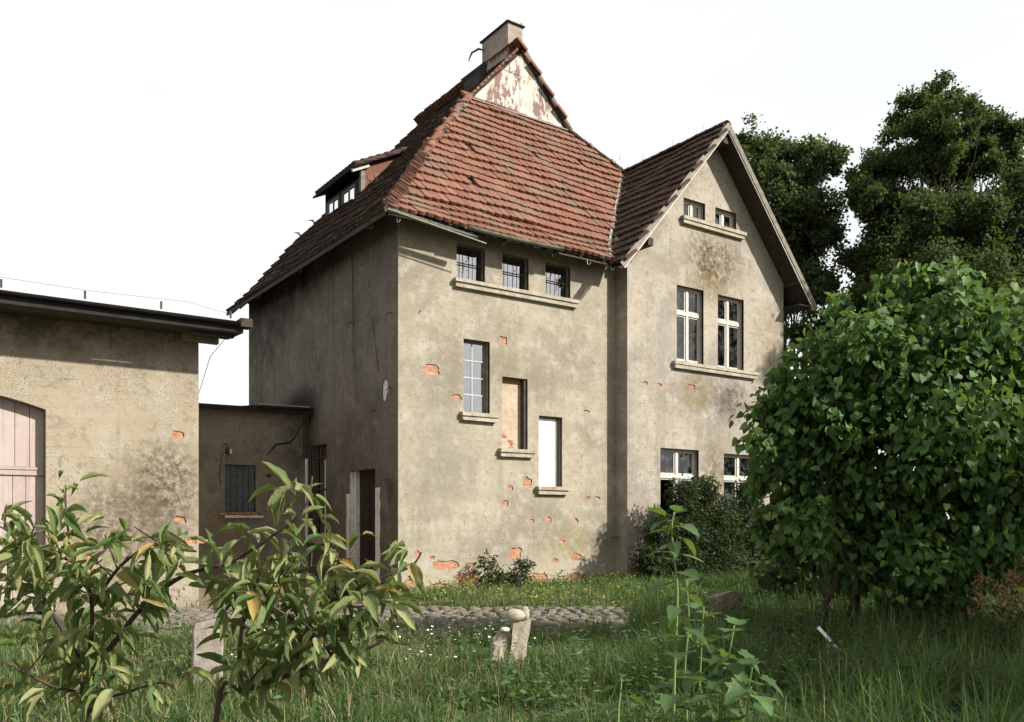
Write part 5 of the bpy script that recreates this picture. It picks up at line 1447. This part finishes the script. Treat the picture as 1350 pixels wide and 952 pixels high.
sapling('leafy apple sapling left of centre, branching low before the side door', 292, [
    ([(285,952,0),(318,912,0)], .012, 0),
    ([(318,912,0),(316,860,.05),(325,800,.05),(345,755,.0),(350,735,0)], .008, 50),
    ([(318,912,0),(338,888,-.05),(352,872,-.08)], .006, 16),
    ([(318,912,0),(385,888,-.06),(440,868,-.1),(500,848,-.12),(528,815,-.12)], .008, 48),
    ([(385,888,-.06),(405,830,-.08),(435,795,-.1),(495,765,-.1),(540,748,-.1),(556,728,-.1)], .007, 62),
    ([(325,800,.05),(370,765,-.05),(420,745,-.1),(470,735,-.12)], .005, 70),
    ([(435,795,-.1),(470,800,-.2),(510,795,-.25)], .004, 60),
    ([(405,830,-.08),(360,800,-.2),(320,780,-.25),(280,790,-.3)], .004, 65),
    ([(440,868,-.1),(420,840,-.25),(400,820,-.3)], .004, 45),
    ], 12, 300)
# ================================================================== TALL WEEDS
def broad_leaf(seed, lobed=False):
    r2 = random.Random(seed); vs = [(0,0,0)]; half = []
    prof = [(.0,.0),(.24,.02),(.36,.22),(.33,.45),(.20,.75),(.0,1.0)] if not lobed else [(0,0),(.30,-.05),(.52,.14),(.36,.26),(.58,.50),(.30,.52),(.22,.80),(0,1.05)]
    n = len(prof); arch = r2.uniform(.3, .8); fold = r2.uniform(.05, .35); rows = []
    for (w, y) in prof:
        z = -arch*y*y*.5
        rows.append([(-w, y, z+fold*w), (-w*.5, y*.98+.01, z+fold*w*.4), (0, y if w else y, z), (w*.5, y*.98+.01, z+fold*w*.4), (w, y, z+fold*w)])
    vs = [p for r in rows for p in r]
    fs = [(i*5+j, i*5+j+1, (i+1)*5+j+1, (i+1)*5+j) for i in range(n-1) for j in range(4)]
    vs += [(-.022,.05,0),(.022,.05,0),(.018,-.42,.02),(-.018,-.42,.02),(0,.05,-.022),(0,.05,.022),(0,-.42,.04),(0,-.42,0)]; b = len(vs)-8; fs += [(b,b+1,b+2,b+3),(b+4,b+5,b+6,b+7)]
    return MB().add(vs, fs).mesh('leaf', m_leaf_weed, True)
weed_v = [broad_leaf(k) for k in range(5)]; lob_v = [broad_leaf(20+k, True) for k in range(5)]
def weed(name, label, stem_px, depth, n, s0, s1, variants, seed, r=.010, t0=.0):
    rr = random.Random(seed)
    P3 = [atD(x, y, depth) for x, y in stem_px]; b = ground_rd((stem_px[0][0]-CX)/FPX*depth, depth)
    P3 = [b-np.array([0,0,.03])]+P3
    t = thing(name, tuple(b), label, 'weed')
    path = smooth_path(P3); m = len(path)
    MB().tube(path, [r*(1-.7*k/(m-1)) for k in range(m)], 7).build('stalk', m_stalk, t, True)
    for k in range(n):
        f = t0+(1-t0)*(k+.5)/n; q = path[min(m-1, int(f*(m-1)))]
        a = k*2.4+rr.uniform(-.4,.4); out = Vector((math.cos(a), math.sin(a), 0))
        s = (s0+(s1-s0)*f)*rr.uniform(.8, 1.2)
        yd = (out+Vector((0,0,rr.uniform(-.5,.25) if f < .9 else .5))).normalized(); nr = Vector((rr.gauss(0,.2),rr.gauss(0,.2),1)); nr = (nr-yd*nr.dot(yd)).normalized(); xd = yd.cross(nr)
        o = bpy.data.objects.new('leaf', rr.choice(variants)); o.matrix_basis = Matrix.Translation(q+yd*s*.38) @ Matrix((xd,yd,nr)).transposed().to_4x4() @ Matrix.Scale(s, 4); link(o, t)
    return t
weed('tall_weed', 'tallest single stalk with broad pale leaves in front of the gabled wing', [(888,950),(890,860),(893,780),(887,720),(886,690),(890,676)], 4.4, 30, .155, .10, weed_v, 1, .010, .12)
weed('lobed_weed', 'bushy weed with jagged lobed leaves right of the tallest stalk', [(950,950),(955,900),(962,860),(968,825)], 4.5, 22, .145, .11, lob_v, 2, .010)
weed('lobed_weed', 'jagged leaved weed whose big leaf points right, before the dark stone post', [(985,950),(988,905),(992,880)], 4.3, 12, .13, .12, lob_v, 3, .009)
weed('bushy_weed', 'leafy upright weed close behind the tallest stalk', [(905,950),(903,880),(908,820),(905,765)], 4.9, 22, .15, .10, weed_v, 8, .010)
weed('lobed_weed', 'short jagged weed just left of the tallest stalk', [(918,950),(922,905),(925,850),(928,800)], 4.7, 20, .13, .10, lob_v, 4, .009)
weed('goosefoot_weed', 'low broad leaved weed at the bottom centre', [(815,950),(818,915),(820,890)], 4.3, 8, .12, .08, weed_v, 5, .008)
weed('mullein_weed', 'straight yellow green weed beside the wing corner', [(776,800),(777,780),(779,765)], 12.5, 8, .22, .14, weed_v, 7, .012)

# ================================================================== GRASS
def blades(P, H, W, tint, bend, rnd, segs=3):
    n = len(P); a = rnd.uniform(0, 2*np.pi, n)
    d = np.stack([np.cos(a), np.sin(a), np.zeros(n)], 1)
    cam2 = unit(P-CAM)[:, :]; side = np.stack([-np.sin(a), np.cos(a), np.zeros(n)], 1)
    # widen towards a mix of own side and sideways so blades are not all edge-on
    side = unit(side+.0)
    co = np.zeros((n, 2*segs+1, 3))
    for k in range(segs+1):
        t = k/segs; c = P+d*(bend*H*t*t)[:, None]+np.array([0, 0, 1])*(H*t*(1-.35*np.minimum(bend, 1.2)*t))[:, None]
        w = W*(1-t)**.7
        if k < segs:
            co[:, 2*k] = c-side*w[:, None]*.5; co[:, 2*k+1] = c+side*w[:, None]*.5
        else: co[:, 2*segs] = c
    F = []
    for k in range(segs-1): F += [(2*k, 2*k+1, 2*k+3), (2*k, 2*k+3, 2*k+2)]
    F.append((2*segs-2, 2*segs-1, 2*segs))
    F = np.array(F); V = 2*segs+1
    fa = (F[None]+(np.arange(n)*V)[:, None, None]).reshape(-1, 3)
    return co.reshape(-1, 3), fa, np.repeat(tint, V)
def vnoise(x, y, s, seed=0):
    r2 = np.random.default_rng(seed); out = 0
    for k in range(5):
        th = r2.uniform(0, 6.28); f = s*r2.uniform(.6, 1.8); out = out+np.sin((x*np.cos(th)+y*np.sin(th))*f+r2.uniform(0, 6.28))
    return out/3.2
def rd(P): q = P-CAM; return q[:, 0]*EX[0]+q[:, 1]*EY[0], q[:, 0]*EX[1]+q[:, 1]*EY[1]
def on_road(P):
    r, d = rd(P); return (d > D0) & (d < D1) & (r < 3.2)
def grass(name, label, n, dr, hfun, tfun, seed, wid=.007, clumps=None):
    rnd = np.random.default_rng(seed)
    P = dr(rnd, n)
    if clumps:                                          # gather into tussocks
        k = len(P)//clumps; c = P[rnd.integers(0, len(P), k)]
        idx = rnd.integers(0, k, len(P)); m = rnd.random(len(P)) < .7
        P[m] = c[idx[m]]+np.concatenate([rnd.normal(size=(m.sum(), 2))*.04, np.zeros((m.sum(), 1))], 1)
    gap = vnoise(P[:, 0], P[:, 1], 5.5, 77) > -.55; P = P[gap]
    Hh = hfun(P, rnd); keepm = Hh > .02; P, Hh = P[keepm], Hh[keepm]
    t = tfun(P, rnd); bend = np.abs(rnd.normal(.6, .5, len(P)))
    W = wid*rnd.uniform(.6, 1.5, len(P))
    co, fa, tn = blades(P, Hh, W, t, bend, rnd)
    o = new_obj(name, np_mesh(name, co, fa, m_grass, tn))
    return props(o, label, 'grass', kind='stuff')
def near_area(rnd, n):
    d = np.sqrt(rnd.uniform(3.0**2, 12.0**2, n)); r = (rnd.random(n)*2-1)*(.62*d+.6); r = np.where((r > .3*d) & (rnd.random(n) < .35), r*1.35, r)
    P = np.stack([CAM[0]+r*EX[0]+d*EX[1], CAM[1]+r*EY[0]+d*EY[1], np.full(n, G)], 1)
    keepm = ~(on_road(P) & (rnd.random(n) > .75*np.clip((D0+1.6-d)/1.6, .30, 1))); return P[keepm]
def near_h(P, rnd):
    r, d = rd(P); h = .23+.13*vnoise(P[:, 0], P[:, 1], 3.0, 3)
    h = h+np.clip((r-.1)/1.6, 0, 1)*.30+np.clip((d-4.0)/6, 0, 1)*.02
    h = np.where((r > -4.5) & (r < 1.4) & (d > 8.3), h*.6, h)
    h = np.where(on_road(P), .12, h)
    return np.clip(h, .06, .6)*rnd.uniform(.55, 1.35, len(P))
def near_t(P, rnd):
    r, d = rd(P); base = .0+.62*rnd.random(len(P))
    dry = np.clip(.30-.16*r, .12, .55)*(.45+.6*np.clip(vnoise(P[:, 0], P[:, 1], 2.2, 8)+.3, 0, 1))
    return np.where(rnd.random(len(P)) < dry*.75, .70+.29*rnd.random(len(P)), base)
grass('meadow_grass', 'tangled long green and straw grass across the foreground', 100000, near_area, near_h, near_t, 1, .014, 26)
def far_area(rnd, n):
    X = rnd.uniform(-9.5, 14, n); Y = rnd.uniform(-6.5, -.08, n); Y = np.where(X > 1.5, Y*1.6, Y)
    P = np.stack([X, Y, np.full(n, G)], 1)
    q = np.stack([X, Y], 1)
    bare = (((X < -1.6+.5*np.sin(Y*1.3)) & (Y > -4.5)) & (rnd.random(n) < .80)) | (on_road(P) & (rnd.random(n) < .80))
    inwing = (X > XW0-.05) & (Y > YW-.05); inmain = (X > -.05) & (Y > -.06)
    return P[~(bare | inwing | inmain)]
def far_h(P, rnd):
    h = .17+.08*vnoise(P[:, 0], P[:, 1], 1.7, 5)+.20*np.clip((P[:, 0]-4.5)/3, 0, 1)
    h = np.where(on_road(P), h*.5, h)
    h = np.where((P[:, 1] > -1.0) & (P[:, 0] < 5.9), h*.8, h)
    return np.clip(h, .04, .6)*rnd.uniform(.5, 1.3, len(P))
def far_t(P, rnd):
    dry = .28+.25*vnoise(P[:, 0], P[:, 1], 1.1, 4)-.2*np.clip((P[:, 0]-4)/4, 0, 1)
    return np.where(rnd.random(len(P)) < dry, .68+.30*rnd.random(len(P)), .05+.55*rnd.random(len(P)))
grass('verge_grass', 'ragged weeds and grass between the cobbled lane and the house walls', 52000, far_area, far_h, far_t, 2, .014, 14)
def right_area(rnd, n):
    d = rnd.uniform(8.5, 22, n); r = rnd.uniform(1.8, 1.0*14, n); r = np.minimum(r, .75*d)
    P = np.stack([CAM[0]+r*EX[0]+d*EX[1], CAM[1]+r*EY[0]+d*EY[1], np.full(n, G)], 1)
    ok = ~((P[:, 0] < XW1+.1) & (P[:, 1] > -.6)); return P[ok]
grass('shade_grass', 'long grass in the shade under the bushes on the right', 30000, right_area, lambda P, rnd: .30*rnd.uniform(.5, 1.4, len(P)), lambda P, rnd: .5*rnd.random(len(P)), 3, .016, 14)
# nettles and other upright leafy weeds in thick stands
def stands(name, label, n_st, area, hmin, hmax, size, mat, seed, per=16):
    rnd = np.random.default_rng(seed); C = area(rnd, n_st); m = len(C); Hs = rnd.uniform(hmin, hmax, m)
    lean = rnd.normal(size=(m, 3))*np.array([.12, .12, 0])
    idx = np.repeat(np.arange(m), per); t = np.tile((np.arange(per)+.5)/per, m)+rnd.normal(size=m*per)*.03
    P = C[idx]+np.stack([0*t, 0*t, t*Hs[idx]], 1)+lean[idx]*(t*Hs[idx])[:, None]
    a = rnd.uniform(0, 6.28, m*per); O = np.stack([np.cos(a), np.sin(a), .1+0*a], 1)
    sz = size*(1.15-.6*t)*rnd.uniform(.7, 1.2, m*per)
    yd = O+np.array([0, 0, -.35])*rnd.random((m*per, 1)); nr = np.array([0, 0, 1.0])+rnd.normal(size=(m*per, 3))*.3
    tint = np.clip(rnd.random(m)[idx]*.7+rnd.random(m*per)*.3, 0, .99)
    co, fa, tn = cloud(SPRAY*np.array([.8, 1, 1]), SPRAY_F, P, yd, nr, sz, tint)
    o = new_obj(name, np_mesh(name, co, fa, mat, tn)); props(o, label, 'weeds', kind='stuff')
    return C, Hs, lean
def stand_area(r0, r1, d0, d1, thr=.1, sd=5):
    def f(rnd, n):
        d = rnd.uniform(d0, d1, n); r = rnd.uniform(r0, r1, n)
        P = np.stack([CAM[0]+r*EX[0]+d*EX[1], CAM[1]+r*EY[0]+d*EY[1], np.full(n, G)], 1)
        return P[(vnoise(P[:, 0], P[:, 1], 2.0, sd) > thr) & ~on_road(P)]
    return f
stands('nettle_stand', 'dark nettles crowding the shaded grass below the lilac bush', 700, stand_area(1.5, 6.0, 6.0, 9.8, -.1), .4, .85, .085, m_leaf_dark, 61)
stands('leafy_weeds', 'pale leafy weeds standing in the grass around the tall stalk', 260, stand_area(.0, 2.4, 4.6, 8.0, .1, 9), .35, .70, .075, m_leaf_weed, 62)
stands('mixed_weeds', 'scattered upright leafy weeds in the left foreground grass', 260, stand_area(-4, .4, 4.6, 9, .3, 3), .2, .45, .06, m_leaf_weed, 63)
# tall seed stems sticking out of the grass
def stems(name, label, n, seed):
    rnd = np.random.default_rng(seed); P = near_area(rnd, n); r, d = rd(P)
    Hh = rnd.uniform(.3, .55, len(P)); Hh = np.where(on_road(P), .02, Hh)*np.where((r > -4.5) & (r < 1.4) & (d > 8), .6, 1)
    co, fa, tn = blades(P, Hh, np.full(len(P), .0035), .78+.2*rnd.random(len(P)), np.abs(rnd.normal(.4, .3, len(P))), rnd)
    o = new_obj(name, np_mesh(name, co, fa, m_grass, tn)); props(o, label, 'grass', kind='stuff')
stems('dry_stalks', 'thin dry straw stalks scattered through the foreground grass', 2600, 4)
# broad-leaved ground weeds
def ground_weeds(name, label, n, area, size, mat, seed, h=.12, T=LANCE, F=SPRAY_F):
    rnd = np.random.default_rng(seed); C = area(rnd, n//26); idx = rnd.integers(0, len(C), n); P = C[idx]+rnd.normal(size=(n, 3))*np.array([.09, .09, 0])
    P[:, 2] = G+h*rnd.random(n)*rnd.uniform(.4, 1.6, n); O = unit(rnd.normal(size=(n, 3))*np.array([1, 1, .4])+np.array([0, 0, .4]))
    P = P[~((P[:, 0] > XW0) & (P[:, 1] > YW-.1)) & ~((P[:, 0] > 0) & (P[:, 1] > -.1))] if True else P
    O = O[:len(P)]
    o = new_obj(name, leaf_mesh(name, T, F, P, O, size, mat, .1, .4, rnd)); props(o, label, 'weeds', kind='stuff')
ground_weeds('ground_weeds', 'low leafy weeds growing through the foreground grass', 9000, lambda r, n: near_area(r, n), .075, m_leaf_weed, 5, .20)
ground_weeds('verge_weeds', 'low leafy weeds along the house and lane edge', 8000, lambda r, n: far_area(r, n*3), .09, m_leaf_weed, 6, .20)
ground_weeds('yellow_weeds', 'yellow green flowering weeds before the front wall', 2600, lambda r, n: (lambda Q: Q[(Q[:, 0] > -1) & (Q[:, 0] < 5)])(np.concatenate([far_area(r, n*8), near_area(r, n)*np.array([[0.0]*3])-50])), .06, m_yellow_weed, 7, .28)
def fl_area(rnd, n):
    d = rnd.uniform(8.0, 11.5, n); r = rnd.uniform(-3.2, .3, n)
    return np.stack([CAM[0]+r*EX[0]+d*EX[1], CAM[1]+r*EY[0]+d*EY[1], G+rnd.uniform(.10, .26, n)], 1)
rnd = np.random.default_rng(9); P = fl_area(rnd, 260); O = unit(rnd.normal(size=(260, 3))*.4+np.array([0, 0, 1]))
disc = np.array([(math.cos(a), math.sin(a), 0) for a in [k*math.pi/3 for k in range(6)]])
co, fa, tn = cloud(disc, np.array([(0,1,2),(0,2,3),(0,3,4),(0,4,5)]), P, np.tile(np.array([[1.0, 0, 0]]), (260, 1)), O, np.full(260, .011)*rnd.uniform(.7, 1.5, 260), rnd.random(260))
props(new_obj('white_flowers', np_mesh('white_flowers', co, fa, m_flower, tn, False)), 'tiny white clover flowers dotted in the grass before the lane', 'flowers', kind='stuff')
